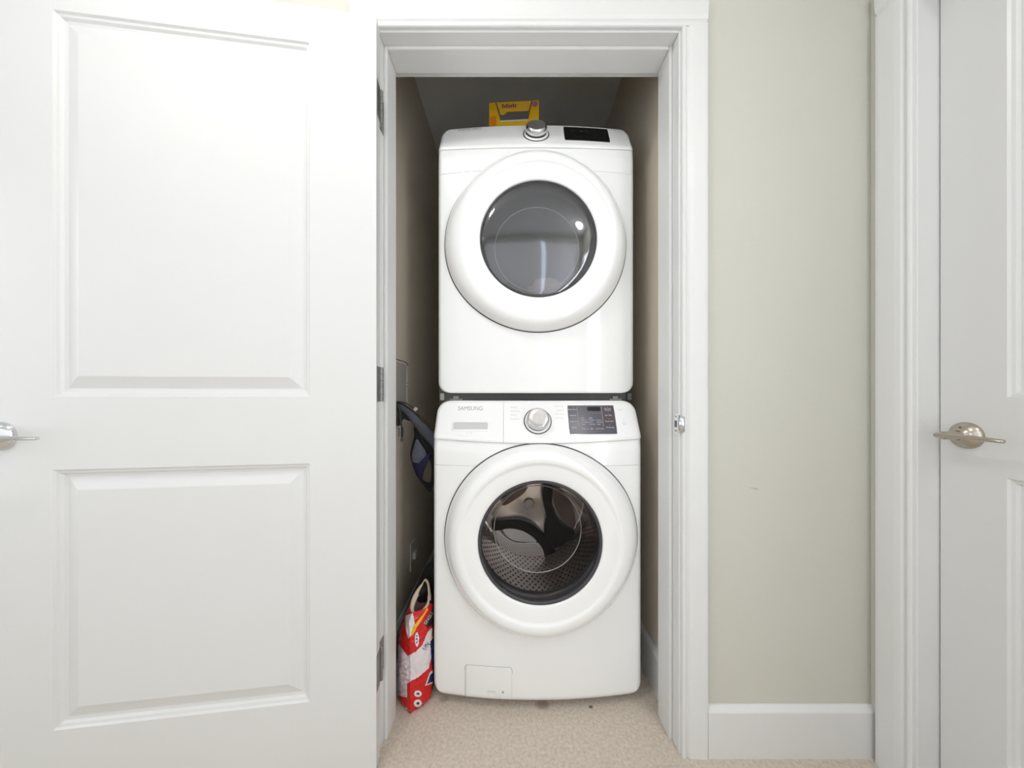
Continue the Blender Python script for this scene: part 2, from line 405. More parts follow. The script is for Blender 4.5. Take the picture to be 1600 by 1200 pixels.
# ------------------------------------------------------------------ panelled doors
PROF = [(0, 0), (0.0035, 0.0045), (0.009, 0.006), (0.0135, 0.011), (0.020, 0.0125), (0.024, 0.0115), (0.048, 0.0018), (0.051, 0.001)]
def door_slab(name, W, H, T, panels, parent, z0=0.012, m=None):
    """slab spanning x in [-W,0], front at y=0 (facing -y); panels: (x0,x1,z0,z1)"""
    vv, ff = [], []
    xs = sorted({-W, 0.0} | {p[0] for p in panels} | {p[1] for p in panels})
    zs = sorted({z0, H} | {p[2] for p in panels} | {p[3] for p in panels})
    for side in (0, 1):
        sg = 1 if side == 0 else -1; Y = 0 if side == 0 else T
        for i in range(len(xs) - 1):
            for j in range(len(zs) - 1):
                cx, cz = (xs[i] + xs[i + 1]) / 2, (zs[j] + zs[j + 1]) / 2
                if any(p[0] < cx < p[1] and p[2] < cz < p[3] for p in panels): continue
                b = len(vv); vv += [(xs[i], Y, zs[j]), (xs[i + 1], Y, zs[j]), (xs[i + 1], Y, zs[j + 1]), (xs[i], Y, zs[j + 1])]
                ff.append((b, b + 1, b + 2, b + 3))
        for (a, c, e, f) in panels:
            loops = []
            for d, h in PROF:
                b = len(vv); vv += [(a + d, Y + sg * h, e + d), (c - d, Y + sg * h, e + d), (c - d, Y + sg * h, f - d), (a + d, Y + sg * h, f - d)]
                loops.append(b)
            for q in range(len(loops) - 1):
                for k in range(4):
                    k2 = (k + 1) % 4
                    ff.append((loops[q] + k, loops[q] + k2, loops[q + 1] + k2, loops[q + 1] + k))
            ff.append(tuple(loops[-1] + k for k in range(4)))
    for (p, q) in (((-W, z0), (0, z0)), ((0, z0), (0, H)), ((0, H), (-W, H)), ((-W, H), (-W, z0))):
        b = len(vv); vv += [(p[0], 0, p[1]), (q[0], 0, q[1]), (q[0], T, q[1]), (p[0], T, p[1])]; ff.append((b, b + 1, b + 2, b + 3))
    bm = bmesh.new(); bv = [bm.verts.new(v) for v in vv]
    for f in ff: bm.faces.new([bv[i] for i in f])
    bmesh.ops.remove_doubles(bm, verts=bm.verts, dist=1e-5)
    o = from_bm(name, bm, m or M['door'], parent)
    bv_ = o.modifiers.new('bev', 'BEVEL'); bv_.width = 0.0012; bv_.segments = 2; bv_.limit_method = 'ANGLE'; bv_.angle_limit = math.radians(60)
    return o

def lever_handle(parent, x, z, sgn, length, m, rr=0.031, proud=0.055, knob_hole=True):
    """lever handle on the front (y=0) face; sgn = direction of the lever along x"""
    h = empty('door_handle', (x, 0, z), 0, parent)
    RX = Matrix.Rotation(PI / 2, 4, 'X')            # +Z axis -> -Y
    vv, ff = lathe([(rr, 0), (rr, 0.003), (rr * 0.97, 0.006), (rr * 0.85, 0.011), (rr * 0.62, 0.016), (rr * 0.40, 0.0185), (0.0115, 0.020),
                    (0.010, 0.024), (0.0095, proud - 0.008), (0.0095, proud - 0.002), (0.006, proud + 0.002), (0.0005, proud + 0.003)], 48, RX)
    mesh('rosette', vv, ff, m, h, smooth=True)
    pts = [(0 - sgn * 0.011, -proud, 0), (sgn * 0.02, -proud, 0.0005), (sgn * length * 0.5, -proud - 0.003, 0.001), (sgn * length * 0.85, -proud + 0.001, 0.0), (sgn * length, -proud + 0.006, -0.001)]
    vv, ff = tube(pts, lambda t: (1 - 0.35 * t) * (math.sqrt(max(0.05, 1 - (1 - t / 0.04) ** 2)) if t < 0.04 else 1 if t < 0.93 else max(0.35, 1 - ((t - 0.93) / 0.07) ** 2 * 0.7)), 16, 8, flat=(0.0062, 0.0115))
    mesh('lever', vv, ff, m, h, smooth=True)
    if knob_hole:
        vv, ff = lathe([(0.0004, 0.0008), (0.002, 0.0006), (0.0022, 0)], 12, Matrix.Translation((0, -0.0165, 0.019)) @ RX)
        mesh('set_screw', vv, ff, M['darkgrey'], h)
    return h

# left door, swung open against the wall
d1 = struct(empty('door_1', (-0.362, 0.905, 0), math.atan2(0.132, 0.991)))
PZ = ((0.211, 0.832), (1.006, 1.929))
door_slab('door_leaf', 0.905, 2.022, 0.035, [(-0.738, -0.166, a, b) for a, b in PZ], d1)
lever_handle(d1, -0.842, 0.914, 1, 0.128, M['chrome'], rr=0.034, knob_hole=False)['label'] = 'chrome lever handle'
# hinges of the left door: leaf on the door edge, knuckle, leaf on the jamb
def hinge(zc, par, h=0.096):
    hg = empty('hinge', (0.0, 0.0, zc), 0, par)
    hg['label'] = 'satin metal butt hinge'
    iv = d1_inv
    bm = bmesh.new()
    add_box(bm, (-0.001, 0.003, -h / 2), (0.0016, 0.033, h / 2), 0.0008, 1)
    from_bm('door_leaf_plate', bm, M['hinge'], hg)
    pin = iv @ Vector((-0.3655, 0.9475, 0)); pin.z = 0
    for k in range(5):
        z0 = -h / 2 + k * h / 5
        vv, ff = lathe([(0.0048, z0 + 0.0004), (0.0052, z0 + 0.001), (0.0052, z0 + h / 5 - 0.001), (0.0048, z0 + h / 5 - 0.0004)], 16, Matrix.Translation(pin), closed=True)
        mesh('knuckle', vv, ff, M['hinge'], hg)
    bm = bmesh.new(); add_box(bm, (XL - 0.0005, WF - 0.001, -h / 2), (XL + 0.0018, WF + 0.033, h / 2), 0.0008, 1)
    bmesh.ops.transform(bm, matrix=iv, verts=bm.verts)
    o = from_bm('jamb_plate', bm, M['hinge'], hg)
    for s in (-0.35, 0.0, 0.35):
        for (wx, wy, nrm) in ((XL + 0.0019, WF + 0.014 + 0.008 * (1 if s else -1), 1),):
            vv, ff = lathe([(0.0005, 0.0008), (0.0034, 0.0006), (0.004, 0)], 14, iv @ Matrix.Translation((wx, wy, s * h)) @ Matrix.Rotation(PI / 2, 4, 'Y'))
            mesh('screw', vv, ff, M['midgrey'], hg)
    return hg
d1_inv = (Matrix.Translation((-0.362, 0.905, 0)) @ Matrix.Rotation(math.atan2(0.132, 0.991), 4, 'Z')).inverted()
for zc in (1.812, 1.040, 0.262): hinge(zc, d1)

# right door, shut in the side wall: local +x -> world +y ... front (-y local) faces -x world
d2 = struct(empty('door_2', (1.065, DY1 - 0.003, 0), -PI / 2))
# rotation -90: local x -> -y world, local -y -> -x world ; slab spans x in [-W,0] -> flip by using positive side
d2.location = (1.065, DY0 + 0.003, 0)
Wd = DY1 - DY0 - 0.006
door_slab('door_leaf', Wd, 2.022, 0.035, [(-Wd + 0.113, -0.113, a, b) for a, b in PZ], d2)
lever_handle(d2, -Wd + 0.049, 0.916, 1, 0.098, M['nickel'], rr=0.031, proud=0.058)['label'] = 'satin nickel lever handle'

# ------------------------------------------------------------------ washer and dryer
HW = 0.343
BUL = 0.030
def bulge(x): return -BUL * (1 - min(1, abs(x) / HW) ** 2)

def grid_patch(name, fn, us, vs_, m, parent, skirt=0.02, keep=None, smooth=True):
    """surface y=f; border gets a skirt running straight back"""
    nu, nv = len(us), len(vs_)
    vv = [fn(u, v) for v in vs_ for u in us]
    ff = []
    for j in range(nv - 1):
        for i in range(nu - 1):
            q = (j * nu + i, j * nu + i + 1, (j + 1) * nu + i + 1, (j + 1) * nu + i)
            if keep:
                c = sum((vv[k] for k in q), Vector()) / 4
                if not keep(c): continue
            ff.append(q)
    ring = [i for i in range(nu)] + [j * nu + nu - 1 for j in range(1, nv)] + [(nv - 1) * nu + i for i in range(nu - 2, -1, -1)] + [j * nu for j in range(nv - 2, 0, -1)]
    b = len(vv)
    # duplicate the border so that the edge shades crisply
    for k in ring: vv.append(Vector(vv[k]))
    for k in ring: vv.append(Vector(vv[k]) + Vector((0, skirt, 0)))
    n = len(ring)
    for k in range(n):
        k2 = (k + 1) % n
        ff.append((b + k2, b + k, b + n + k, b + n + k2))
    return mesh(name, vv, ff, m, parent, smooth=smooth)

def lin_space(a, b, n): return [a + (b - a) * i / (n - 1) for i in range(n)]

def machine(name, loc, H, ZL, ZS, zdoor, kind):
    """front load machine; local x centre, y=0 at the front's side edges, z=0 at the shell's lower edge"""
    root = empty(name, loc)
    RB, RT = 0.038, 0.040
    slope = 0.50
    def drop(z): return z - 0.011 * max(0, 1 - z / 0.2) if kind == 'washer' else z
    def hw(z):
        if z < RB: return HW - RB + math.sqrt(max(0, RB * RB - (RB - z) ** 2))
        if z > ZL:                                     # panel narrows a little, round top corners
            t = (z - ZL) / (H - ZL)
            w_ = HW - 0.004 * t
            if z > H - RT: w_ = w_ - RT + math.sqrt(max(0, RT * RT - (z - (H - RT)) ** 2))
            return w_
        return HW
    def zl(x): return ZL - 0.012 * (1 - (x / HW) ** 2)
    def edge(t):
        s = max(0, (abs(t) - 0.955) / 0.045)
        return 0.018 * (1 - math.sqrt(max(0, 1 - s * s)))
    def yp(x, z):
        """panel plane"""
        zz = z - zl(x)
        y = bulge(x) - (0.007 if kind == 'washer' else 0.003) + slope * max(0, zz)
        r = 0.016
        if 0 <= zz < r: y += 0.006 * (1 - zz / r) ** 2
        tp = H - z
        if tp < 0.012: y += 0.008 * (1 - tp / 0.012) ** 2
        return y
    def low(t, v):
        # v in 0..1 from the lower edge to the lip
        z = v * zl(t * HW * 0.0 + t * HW) if False else None
        zz = v * (ZL - 0.001)
        x = t * hw(zz)
        zt = zl(x) - 0.0015
        z = zz if zz <= ZS + 0.006 else ZS + 0.006 + (zz - ZS - 0.006) * (zt - ZS - 0.006) / (ZL - 0.001 - ZS - 0.006)
        z = drop(z)
        y = bulge(x) + edge(t)
        if z < 0.009: y += 0.010 * min(1, 1 - (z + 0.011) / 0.020) ** 2
        d = zt - z
        if d < 0.030: y += 0.004 * (1 - d / 0.030)
        if abs(z - ZS) < 0.0007: y += 0.0022
        return Vector((x, y, z))
    ts = [-1 + 0.0 * 0] ; ts = sorted(set([round(s * (1 - 0.05 * (k / 12) ** 2), 5) for k in range(13) for s in (-1, 1)] + [round(t, 5) for t in lin_space(-0.94, 0.94, 96)]))
    vsl = sorted(set([round(0.05 * (k / 14), 5) for k in range(15)] + [round(t, 5) for t in lin_space(0.055, 1, 100)] +
                     [(ZS + d) / (ZL - 0.001) for d in (-0.003, -0.0010, -0.0005, 0.0005, 0.0010, 0.003)]))
    dcx = 0.004
    keep = lambda c: math.hypot(c.x - dcx, c.z - zdoor) > 0.255
    grid_patch('front_panel', low, ts, vsl, M['enamel'], root, 0.05, keep)
    # cabinet
    zc_ = [RB * (1 - math.cos(PI / 2 * k / 8)) for k in range(9)] + [0.5] + [H - RT + RT * math.sin(PI / 2 * k / 8) for k in range(9)]
    prof_ = [(hw(min(z, H)) - 0.004, 0.004 + z * (H - 0.009) / H) for z in zc_]
    loop = prof_ + [(-x, z) for x, z in prof_[::-1]]
    n = len(loop)
    cv = [(x, 0.070 if z > ZL else 0.045, z) for x, z in loop] + [(x, 0.80, z) for x, z in loop]
    cab = mesh('cabinet', cv, [(k, (k + 1) % n, n + (k + 1) % n, n + k) for k in range(n)] + [tuple(range(n, 2 * n))], M['enamel'], root)
    cab.modifiers.new('solid', 'SOLIDIFY').thickness = 0.0015
    # control panel (with the drawer front split off on the washer)
    def pan(x0, x1):
        def fn(u, v):
            # u in 0..1 across, v in 0..1 up
            z = ZL + v * (H - ZL)
            a, b = (x0 if x0 is not None else -hw(z)), (x1 if x1 is not None else hw(z))
            x = a + (b - a) * u
            za = zl(x) + v * (H - zl(x))
            t = x / hw(z)
            e = edge(t) if ((x0 is None and u < 0.3) or (x1 is None and u > 0.7)) else 0
            return Vector((x, yp(x, za) + e, za))
        return fn
    ends = [0.05 * (k / 10) ** 2 for k in range(11)]
    vv_ = sorted(set([round(0.16 * k / 10, 5) for k in range(11)] + lin_space(0.2, 0.85, 12) + [round(0.88 + 0.12 * k / 14, 5) for k in range(15)]))
    u_mid = lin_space(0.06, 0.94, 50)
    if kind == 'washer':
        XS = -0.112
        grid_patch('detergent_drawer', pan(None, XS - 0.0004), ends + u_mid + [0.97, 0.99, 1.0], vv_, M['plastic'], root, 0.04)
        grid_patch('control_panel', pan(XS + 0.0004, None), [0, 0.01, 0.03] + u_mid + [1 - e for e in ends[::-1]], vv_, M['plastic'], root, 0.04)
        box('panel_backing', (XS - 0.02, 0.03, ZL), (XS + 0.02, 0.05, H - 0.03), M['greyplastic'], root)
    else:
        grid_patch('control_panel', pan(None, None), ends + u_mid + [1 - e for e in ends[::-1]], vv_, M['plastic'], root, 0.04)
    n_ = Vector((0, -1, slope)).normalized()
    def on(x, z, off=0.0004): return Vector((x, yp(x, z), z)) + n_ * off
    # ---- dial
    zk = 0.886 if kind == 'washer' else 0.902
    base = on(0.0, zk, 0)
    up = Vector((0, slope, 1)).normalized()
    R = Matrix((Vector((1, 0, 0)), up, n_)).transposed().to_4x4()
    K = Matrix.Translation(base) @ R
    kn = empty('dial', (0, 0, 0), 0, root)
    vv, ff = lathe([(0.0455, -0.002), (0.0455, 0.0012), (0.0425, 0.0014), (0.0420, -0.002)], 56, K); mesh('dial_gap', vv, ff, M['gap'], kn, smooth=False)
    vv, ff = lathe([(0.0425, -0.002), (0.0425, 0.003), (0.040, 0.0045), (0.036, 0.005)], 56, K); mesh('dial_ring', vv, ff, M['plastic'], kn, smooth=True)
    vv, ff = lathe([(0.0345, 0.003), (0.0345, 0.007), (0.0350, 0.010)], 56, K); mesh('dial_shadow_ring', vv, ff, M['gap'], kn, smooth=True)
    vv, ff = lathe([(0.0350, 0.010), (0.0365, 0.013), (0.0370, 0.020), (0.0355, 0.026), (0.0330, 0.0290), (0.0305, 0.0300)], 56, K); mesh('dial_rim', vv, ff, M['chrome'], kn, smooth=True)
    vv, ff = lathe([(0.0305, 0.0300), (0.029, 0.0292), (0.015, 0.0288), (0.0002, 0.0287)], 56, K); mesh('dial_face', vv, ff, M['brushed'], kn, smooth=True)
    # ---- display
    if kind == 'washer': dx0, dx1, dz0, dz1 = 0.101, 0.259, 0.845, 0.936
    else: dx0, dx1, dz0, dz1 = 0.098, 0.258, 0.872, 0.946
    def disp(name, x0, x1, z0, z1, m, off, par):
        us, ws = lin_space(x0, x1, 16), lin_space(z0, z1, 6)
        r = 0.003
        vv = []
        for j, z in enumerate(ws):
            for i, x in enumerate(us):
                xx, zz = x, z
                if i == 0 and j in (0, 5): xx += 0.0012; 
                if i == 15 and j in (0, 5): xx -= 0.0012
                vv.append(on(xx, zz, off))
        ff = [(j * 16 + i, j * 16 + i + 1, (j + 1) * 16 + i + 1, (j + 1) * 16 + i) for j in range(5) for i in range(15)]
        o = mesh(name, vv, ff, m, par)
        s = o.modifiers.new('s', 'SOLIDIFY'); s.thickness = 0.0008; s.offset = 0
        return o
    dp = disp('display', dx0, dx1, dz0, dz1, M['navyglass'] if kind == 'washer' else M['blackglass'], 0.0004, root)
    U = lambda u: dx0 + (dx1 - dx0) * u
    V = lambda v: dz1 - (dz1 - dz0) * v
    if kind == 'washer':
        disp('digit_window', U(0.42), U(0.70), V(0.20), V(0.06), M['blackglass'], 0.0010, dp)
        disp('button_column', U(0.735), U(0.985), V(0.74), V(0.03), M['navywarm'], 0.0009, dp)
        s1 = 0.0078
        it = []
        for k, t_ in enumerate(('Extra Rinse', 'Prewash', 'Delay End', 'Sound')):
            it.append((t_, U(0.105), V(0.15 + 0.21 * k), s1 * 0.78, 'CENTER')); it.append(('•', U(0.125), V(0.075 + 0.21 * k), s1 * 0.7, 'CENTER'))
        for k, t_ in enumerate(('My Cycle\nMemory', 'Spin Only', 'Smart Care', 'Monitoring')):
            it.append((t_, U(0.86), V(0.15 + 0.21 * k), s1 * 0.78, 'CENTER')); it.append(('•', U(0.86), V(0.075 + 0.21 * k), s1 * 0.7, 'CENTER'))
        for k, t_ in enumerate(('Hot', 'Warm', 'Eco Warm', 'Cold')): it.append(('• ' + t_, U(0.25), V(0.45 + 0.073 * k), s1 * 0.72, 'LEFT'))
        for k, t_ in enumerate(('High', 'Medium', 'Low', 'No Spin')): it.append(('• ' + t_, U(0.42), V(0.45 + 0.073 * k), s1 * 0.72, 'LEFT'))
        for k, t_ in enumerate(('Heavy', 'Normal', 'Light')): it.append(('• ' + t_, U(0.575), V(0.523 + 0.073 * k), s1 * 0.72, 'LEFT'))
        it += [('Temp.', U(0.30), V(0.82), s1 * 0.78, 'CENTER'), ('|', U(0.385), V(0.82), s1, 'CENTER'), ('Spin', U(0.47), V(0.82), s1 * 0.78, 'CENTER'), ('|', U(0.555), V(0.82), s1, 'CENTER'), ('Soil Level', U(0.65), V(0.82), s1 * 0.78, 'CENTER')]
        for k in range(4): it.append(('• —', U(0.45 + 0.075 * k), V(0.28), s1 * 0.6, 'CENTER'))
        vv, ff = text_geo(it, lambda x, z: on(x, z, 0.0016)); letters('display_lettering', vv, ff, M['ink'], dp)
        vv, ff = [], []
        for u_, a, b in ((0.205, 0.05, 0.74), (0.725, 0.05, 0.74)):
            vv, ff, k = [], [], 0; vv += [on(U(u_) - 0.0004, V(b), 0.0015), on(U(u_) + 0.0004, V(b), 0.0015), on(U(u_) + 0.0004, V(a), 0.0015), on(U(u_) - 0.0004, V(a), 0.0015)]; ff.append((k, k + 1, k + 2, k + 3))
            mesh('divider_line', vv, ff, M['paleink'], dp)
        # lettering on the white panel
        it = [('SAMSUNG', -0.224, 0.9255, 0.0185, 'CENTER')]
        vv, ff = text_geo(it, lambda x, z: on(x, z, 0.0006)); letters('maker_lettering', vv, ff, M['greyink'], root)
        it = []
        for k, t_ in enumerate(('Bedding', 'Heavy Duty', 'Normal', 'Perm Press')): it.append((t_, -0.088, 0.930 - 0.0125 * k, 0.0062, 'LEFT'))
        for k, t_ in enumerate(('Quick Wash', 'Delicates', 'Rinse + Spin', 'Self Clean+')): it.append((t_, 0.088, 0.933 - 0.0125 * k, 0.0062, 'RIGHT'))
        it += [('Power', 0.279, 0.921, 0.0065, 'CENTER'), ('II', 0.288, 0.890, 0.007, 'CENTER'), ('Start\nPause', 0.288, 0.878, 0.0065, 'CENTER'), ('—  +', -0.222, 0.8485, 0.008, 'CENTER')]
        vv, ff = text_geo(it, lambda x, z: on(x, z, 0.0006)); letters('cycle_lettering', vv, ff, M['paleink'], root)
        # drawer pull: recessed pocket
        hx0, hx1, hz0, hz1 = -0.277, -0.163, 0.858, 0.881
        vv, ff = [], []
        def rr_loop(x0, x1, z0, z1, r, off, n=5):
            out = []
            for cx_, cz_, a0 in ((x1 - r, z1 - r, 0), (x0 + r, z1 - r, 90), (x0 + r, z0 + r, 180), (x1 - r, z0 + r, 270)):
                for k in range(n):
                    a = math.radians(a0 + 90 * k / (n - 1)); out.append(on(cx_ + r * math.cos(a), cz_ + r * math.sin(a), off))
            return out
        loops = [rr_loop(hx0 - 0.005, hx1 + 0.005, hz0 - 0.005, hz1 + 0.003, 0.007, 0.0003), rr_loop(hx0 - 0.003, hx1 + 0.003, hz0 - 0.003, hz1 + 0.002, 0.006, 0.0022),
                 rr_loop(hx0, hx1, hz0, hz1, 0.004, 0.0016)]
        vv = sum(loops, []); n = len(loops[0]); ff = [(q * n + k, q * n + (k + 1) % n, (q + 1) * n + (k + 1) % n, (q + 1) * n + k) for q in range(2) for k in range(n)]
        mesh('drawer_pull', vv, ff, M['plastic'], root, smooth=True)
        pk = rr_loop(hx0, hx1, hz0, hz1, 0.004, 0.0008)
        mesh('pull_recess', pk, [tuple(range(n))], mat('recess_grey', (0.58, 0.58, 0.58), 0.5), root)
        # service flap lower left
        fx0, fx1, fz0, fz1 = -0.236, -0.084, -0.008, 0.100
        def fs(x, z, off): return Vector((x, bulge(x) + (0.010 * min(1, 1 - (z + 0.011) / 0.020) ** 2 if z < 0.009 else 0) - off, z))
        bmf = bmesh.new()
        pts = []
        r = 0.010
        pts += [(fx0, fz0)]
        us_ = lin_space(fx0, fx1, 18)
        vvf, fff = [], []
        zz_ = [fz0, -0.003, 0.002, 0.006, 0.012, 0.06, fz1 - 0.006, fz1 - 0.002, fz1]
        for z in zz_:
            for i, x in enumerate(us_):
                dz = z - (fz1 - r)
                inset = r - math.sqrt(max(0, r * r - max(0, dz) ** 2)) if dz > 0 else 0
                xx = fx0 + inset + (fx1 - fx0 - 2 * inset) * i / 17
                vvf.append(fs(xx, z, 0.0016))
        nb = 18
        fff = [(j * nb + i, j * nb + i + 1, (j + 1) * nb + i + 1, (j + 1) * nb + i) for j in range(len(zz_) - 1) for i in range(nb - 1)]
        fl = mesh('service_flap', vvf, fff, M['enamel'], root, smooth=True)
        s = fl.modifiers.new('s', 'SOLIDIFY'); s.thickness = 0.0022; s.offset = -1
        bmf.free()
        # dark joint line around the flap
        lv, lf = [], []
        path = [(fx0 - 0.0009, fz0)] + [(fx0 - 0.0009, fz1 - r)] + [(fx0 + r - (r + 0.0009) * math.cos(a), fz1 - r + (r + 0.0009) * math.sin(a)) for a in lin_space(0, PI / 2, 6)] + \
               [(x, fz1 + 0.0009) for x in lin_space(fx0 + r, fx1 - r, 12)] + [(fx1 - r + (r + 0.0009) * math.sin(a), fz1 - r + (r + 0.0009) * math.cos(a)) for a in lin_space(0, PI / 2, 6)] + [(fx1 + 0.0009, fz0)]
        vv, ff = tube([fs(x, z, 0.0002) for x, z in path], 0.0006, 5, smooth=False); mesh('flap_joint', vv, ff, M['greyink'], root)
        it = [('CAUTION', -0.150, 0.030, 0.0058, 'CENTER'), ('■', -0.113, 0.030, 0.008, 'CENTER')]
        for k in range(5): it.append(('— — — —', -0.130, 0.0235 - 0.0035 * k, 0.0045, 'CENTER'))
        it.append(('/', -0.160, 0.021, 0.008, 'CENTER'))
        vv, ff = text_geo(it, lambda x, z: fs(x, z - 0.008, 0.0024)); letters('service_label', vv, ff, M['greyink'], root)
    else:
        vv, ff = text_geo([('SAMSUNG', -0.236, 0.9430, 0.0185, 'CENTER')], lambda x, z: on(x, z, 0.0006)); letters('maker_lettering', vv, ff, M['greyink'], root)
        it = [(t_, 0.088, 0.937 - 0.0125 * k, 0.0062, 'RIGHT') for k, t_ in enumerate(('Quick Dry', 'Delicates', 'Time Dry', 'Air Fluff'))]
        vv, ff = text_geo(it, lambda x, z: on(x, z, 0.0006)); letters('cycle_lettering', vv, ff, M['paleink'], root)
        it = [('Time', U(0.2), V(0.3), 0.008, 'CENTER'), ('88:88', U(0.45), V(0.3), 0.014, 'CENTER'), ('Temp.', U(0.3), V(0.72), 0.008, 'CENTER'), ('Dry Level', U(0.6), V(0.72), 0.008, 'CENTER')]
        vv, ff = text_geo(it, lambda x, z: on(x, z, 0.0010)); letters('display_lettering', vv, ff, mat('dim_ink', (0.035, 0.035, 0.03), 0.4), dp)
    # ---- door
    dr = empty('machine_door', (dcx, 0, zdoor), 0, root)
    RX = Matrix.Rotation(PI / 2, 4, 'X')
    def sm(t): t = max(0, min(1, t)); return t * t * (3 - 2 * t)
    def warp(p):
        r = math.hypot(p.x, p.z); k = sm((r - 0.20) / 0.10)
        b = bulge(p.x + dcx)
        sx = 1 if kind == 'washer' else -1               # the grip side runs out to the body's edge
        if p.x * sx > 0:
            g = sm((p.x * sx / max(r, 1e-6) - 0.2) / 0.8) * sm((r - 0.25) / 0.055)
            p = Vector((p.x * (1 + 0.045 * g), p.y, p.z))
            b = bulge(p.x + dcx)
        return Vector((p.x, p.y + (b * k + -BUL * (1 - k)), p.z))
    prof = [(0.1935, 0.006), (0.1940, 0.022), (0.1955, 0.0265), (0.199, 0.0285), (0.215, 0.0315), (0.240, 0.0350), (0.2465, 0.0362), (0.250, 0.0395), (0.254, 0.0415), (0.262, 0.0425), (0.272, 0.0415),
            (0.282, 0.0375), (0.291, 0.030), (0.298, 0.0215), (0.303, 0.0135), (0.3055, 0.0065), (0.3058, 0.003), (0.300, 0.0015)]
    vv, ff = lathe(prof, 128, RX, warp); mesh('door_ring', vv, ff, M['plastic'], dr, smooth=True)
    vv, ff = lathe([(0.3040, 0.0024), (0.3088, 0.0010), (0.3092, -0.001)], 128, RX, warp); mesh('door_gap', vv, ff, M['darkgrey'], dr, smooth=True)
    y0 = -BUL
    T0 = Matrix.Translation((0, y0, 0)) @ RX
    if kind == 'washer':
        vv, ff = lathe([(0.1940, 0.020), (0.1935, 0.0245), (0.190, 0.0255), (0.186, 0.0235), (0.184, 0.019), (0.183, 0.010)], 96, T0); mesh('bezel', vv, ff, M['rubber'], dr, smooth=True)
        vv, ff = lathe([(0.185, 0.021), (0.181, 0.019), (0.177, 0.010), (0.172, -0.010), (0.163, -0.045), (0.154, -0.075), (0.149, -0.085), (0.140, -0.090), (0.10, -0.092), (0.05, -0.093), (0.0003, -0.0935)], 96, T0)
        mesh('glass_bowl', vv, ff, M['washglass'], dr, smooth=True)
    else:
        vv, ff = lathe([(0.1940, 0.020), (0.1935, 0.0245), (0.1915, 0.0255), (0.189, 0.024), (0.188, 0.014)], 96, T0); mesh('bezel', vv, ff, M['rubber'], dr, smooth=True)
        vv, ff = lathe([(0.1915, 0.022), (0.186, 0.0255), (0.170, 0.0285), (0.12, 0.0325), (0.06, 0.0345), (0.0003, 0.035)], 96, T0)
        mesh('outer_glass', vv, ff, M['dryglass'], dr, smooth=True)
        vv, ff = lathe([(0.186, 0.016), (0.180, 0.008), (0.172, -0.015), (0.160, -0.045), (0.150, -0.058), (0.140, -0.062), (0.06, -0.064), (0.0003, -0.064)], 96, T0)
        mesh('glass_bowl', vv, ff, M['washglass'], dr, smooth=True)
    eb = (0.150, -0.086) if kind == 'washer' else (0.150, -0.059)
    vv, ff = lathe([(eb[0] + 0.0016 * math.cos(a), eb[1] + 0.0016 * math.sin(a)) for a in lin_space(0, 2 * PI, 9)], 96, T0)
    mesh('bowl_edge_highlight', vv, ff, M['greyplastic'], dr, smooth=True)  # pale ring standing in for the highlight on the glass edge
    # ---- tub mouth and drum (seen through the glass)
    dm = empty('drum', (dcx, 0, zdoor), 0, root)
    RY = Matrix.Rotation(-PI / 2, 4, 'X')              # +Z axis -> +Y
    vv, ff = lathe([(0.262, -0.012), (0.230, -0.002), (0.205, 0.006), (0.197, 0.014), (0.196, 0.024), (0.200, 0.032)], 96, RY)
    mesh('door_boot', vv, ff, M['rubber'] if kind == 'washer' else M['dryerdrum'], dm, smooth=True)
    dmat = M['steel'] if kind == 'washer' else M['dryerdrum']
    yb = 0.40
    pr = [(0.200, 0.032), (0.203, 0.036), (0.218, 0.044), (0.240, 0.054), (0.245, 0.064), (0.245, yb - 0.02), (0.238, yb - 0.004), (0.225, yb), (0.15, yb - 0.004), (0.12, yb + 0.006), (0.06, yb + 0.004), (0.0003, yb)]
    vv, ff = lathe(pr, 96, RY); mesh('drum_shell', vv, ff, dmat, dm, smooth=True)
    if kind == 'washer':
        # perforations: rows of dimples around the drum wall (one piece, too many to pick apart)
        vv, ff = [], []
        for ring in range(17):
            yy = 0.075 + ring * 0.019
            for k in range(72):
                a = 2 * PI * (k + 0.5 * (ring % 2)) / 72
                c = Vector((0.2442 * math.cos(a), yy, 0.2442 * math.sin(a)))
                ta = Vector((-math.sin(a), 0, math.cos(a)))
                b = len(vv); vv += [c + ta * 0.0042, c + Vector((0, 0.0055, 0)), c - ta * 0.0042, c - Vector((0, 0.0055, 0))]; ff.append((b, b + 1, b + 2, b + 3))
        o = mesh('perforations', vv, ff, M['hole'], dm); o['kind'] = 'stuff'
        # pressed back plate: three lobes of pierced steel between dark swirling arms
        def plate(name, pts, m, ya, th=0.004, dots=None):
            loc_ = [(p.x, p.z) for p in pts]
            n = len(loc_)
            vv = [(x, ya, z) for x, z in loc_] + [(x, ya + th, z) for x, z in loc_]
            ff = [tuple(range(n))] + [(k, (k + 1) % n, n + (k + 1) % n, n + k) for k in range(n)]
            bm = bmesh.new(); bv = [bm.verts.new(v) for v in vv]
            for f in ff: bm.faces.new([bv[i] for i in f])
            bmesh.ops.recalc_face_normals(bm, faces=bm.faces)
            return from_bm(name, bm, m, dm)
        def wp(px, py):                                  # photograph pixel -> point on the drum's back, local to the drum
            v = P(px, py, loc[1] + yb - 0.02) - Vector(loc) - Vector((dcx, 0, zdoor)); return v
        def smooth_poly(pp, k=5):
            pts = [wp(*p) for p in pp]; n = len(pts); out = []
            for i in range(n):
                p0, p1, p2, p3 = pts[i - 1], pts[i], pts[(i + 1) % n], pts[(i + 2) % n]
                for j in range(k):
                    t = j / k
                    out.append(0.5 * ((2 * p1) + (-p0 + p2) * t + (2 * p0 - 5 * p1 + 4 * p2 - p3) * t * t + (-p0 + 3 * p1 - 3 * p2 + p3) * t ** 3))
            return out
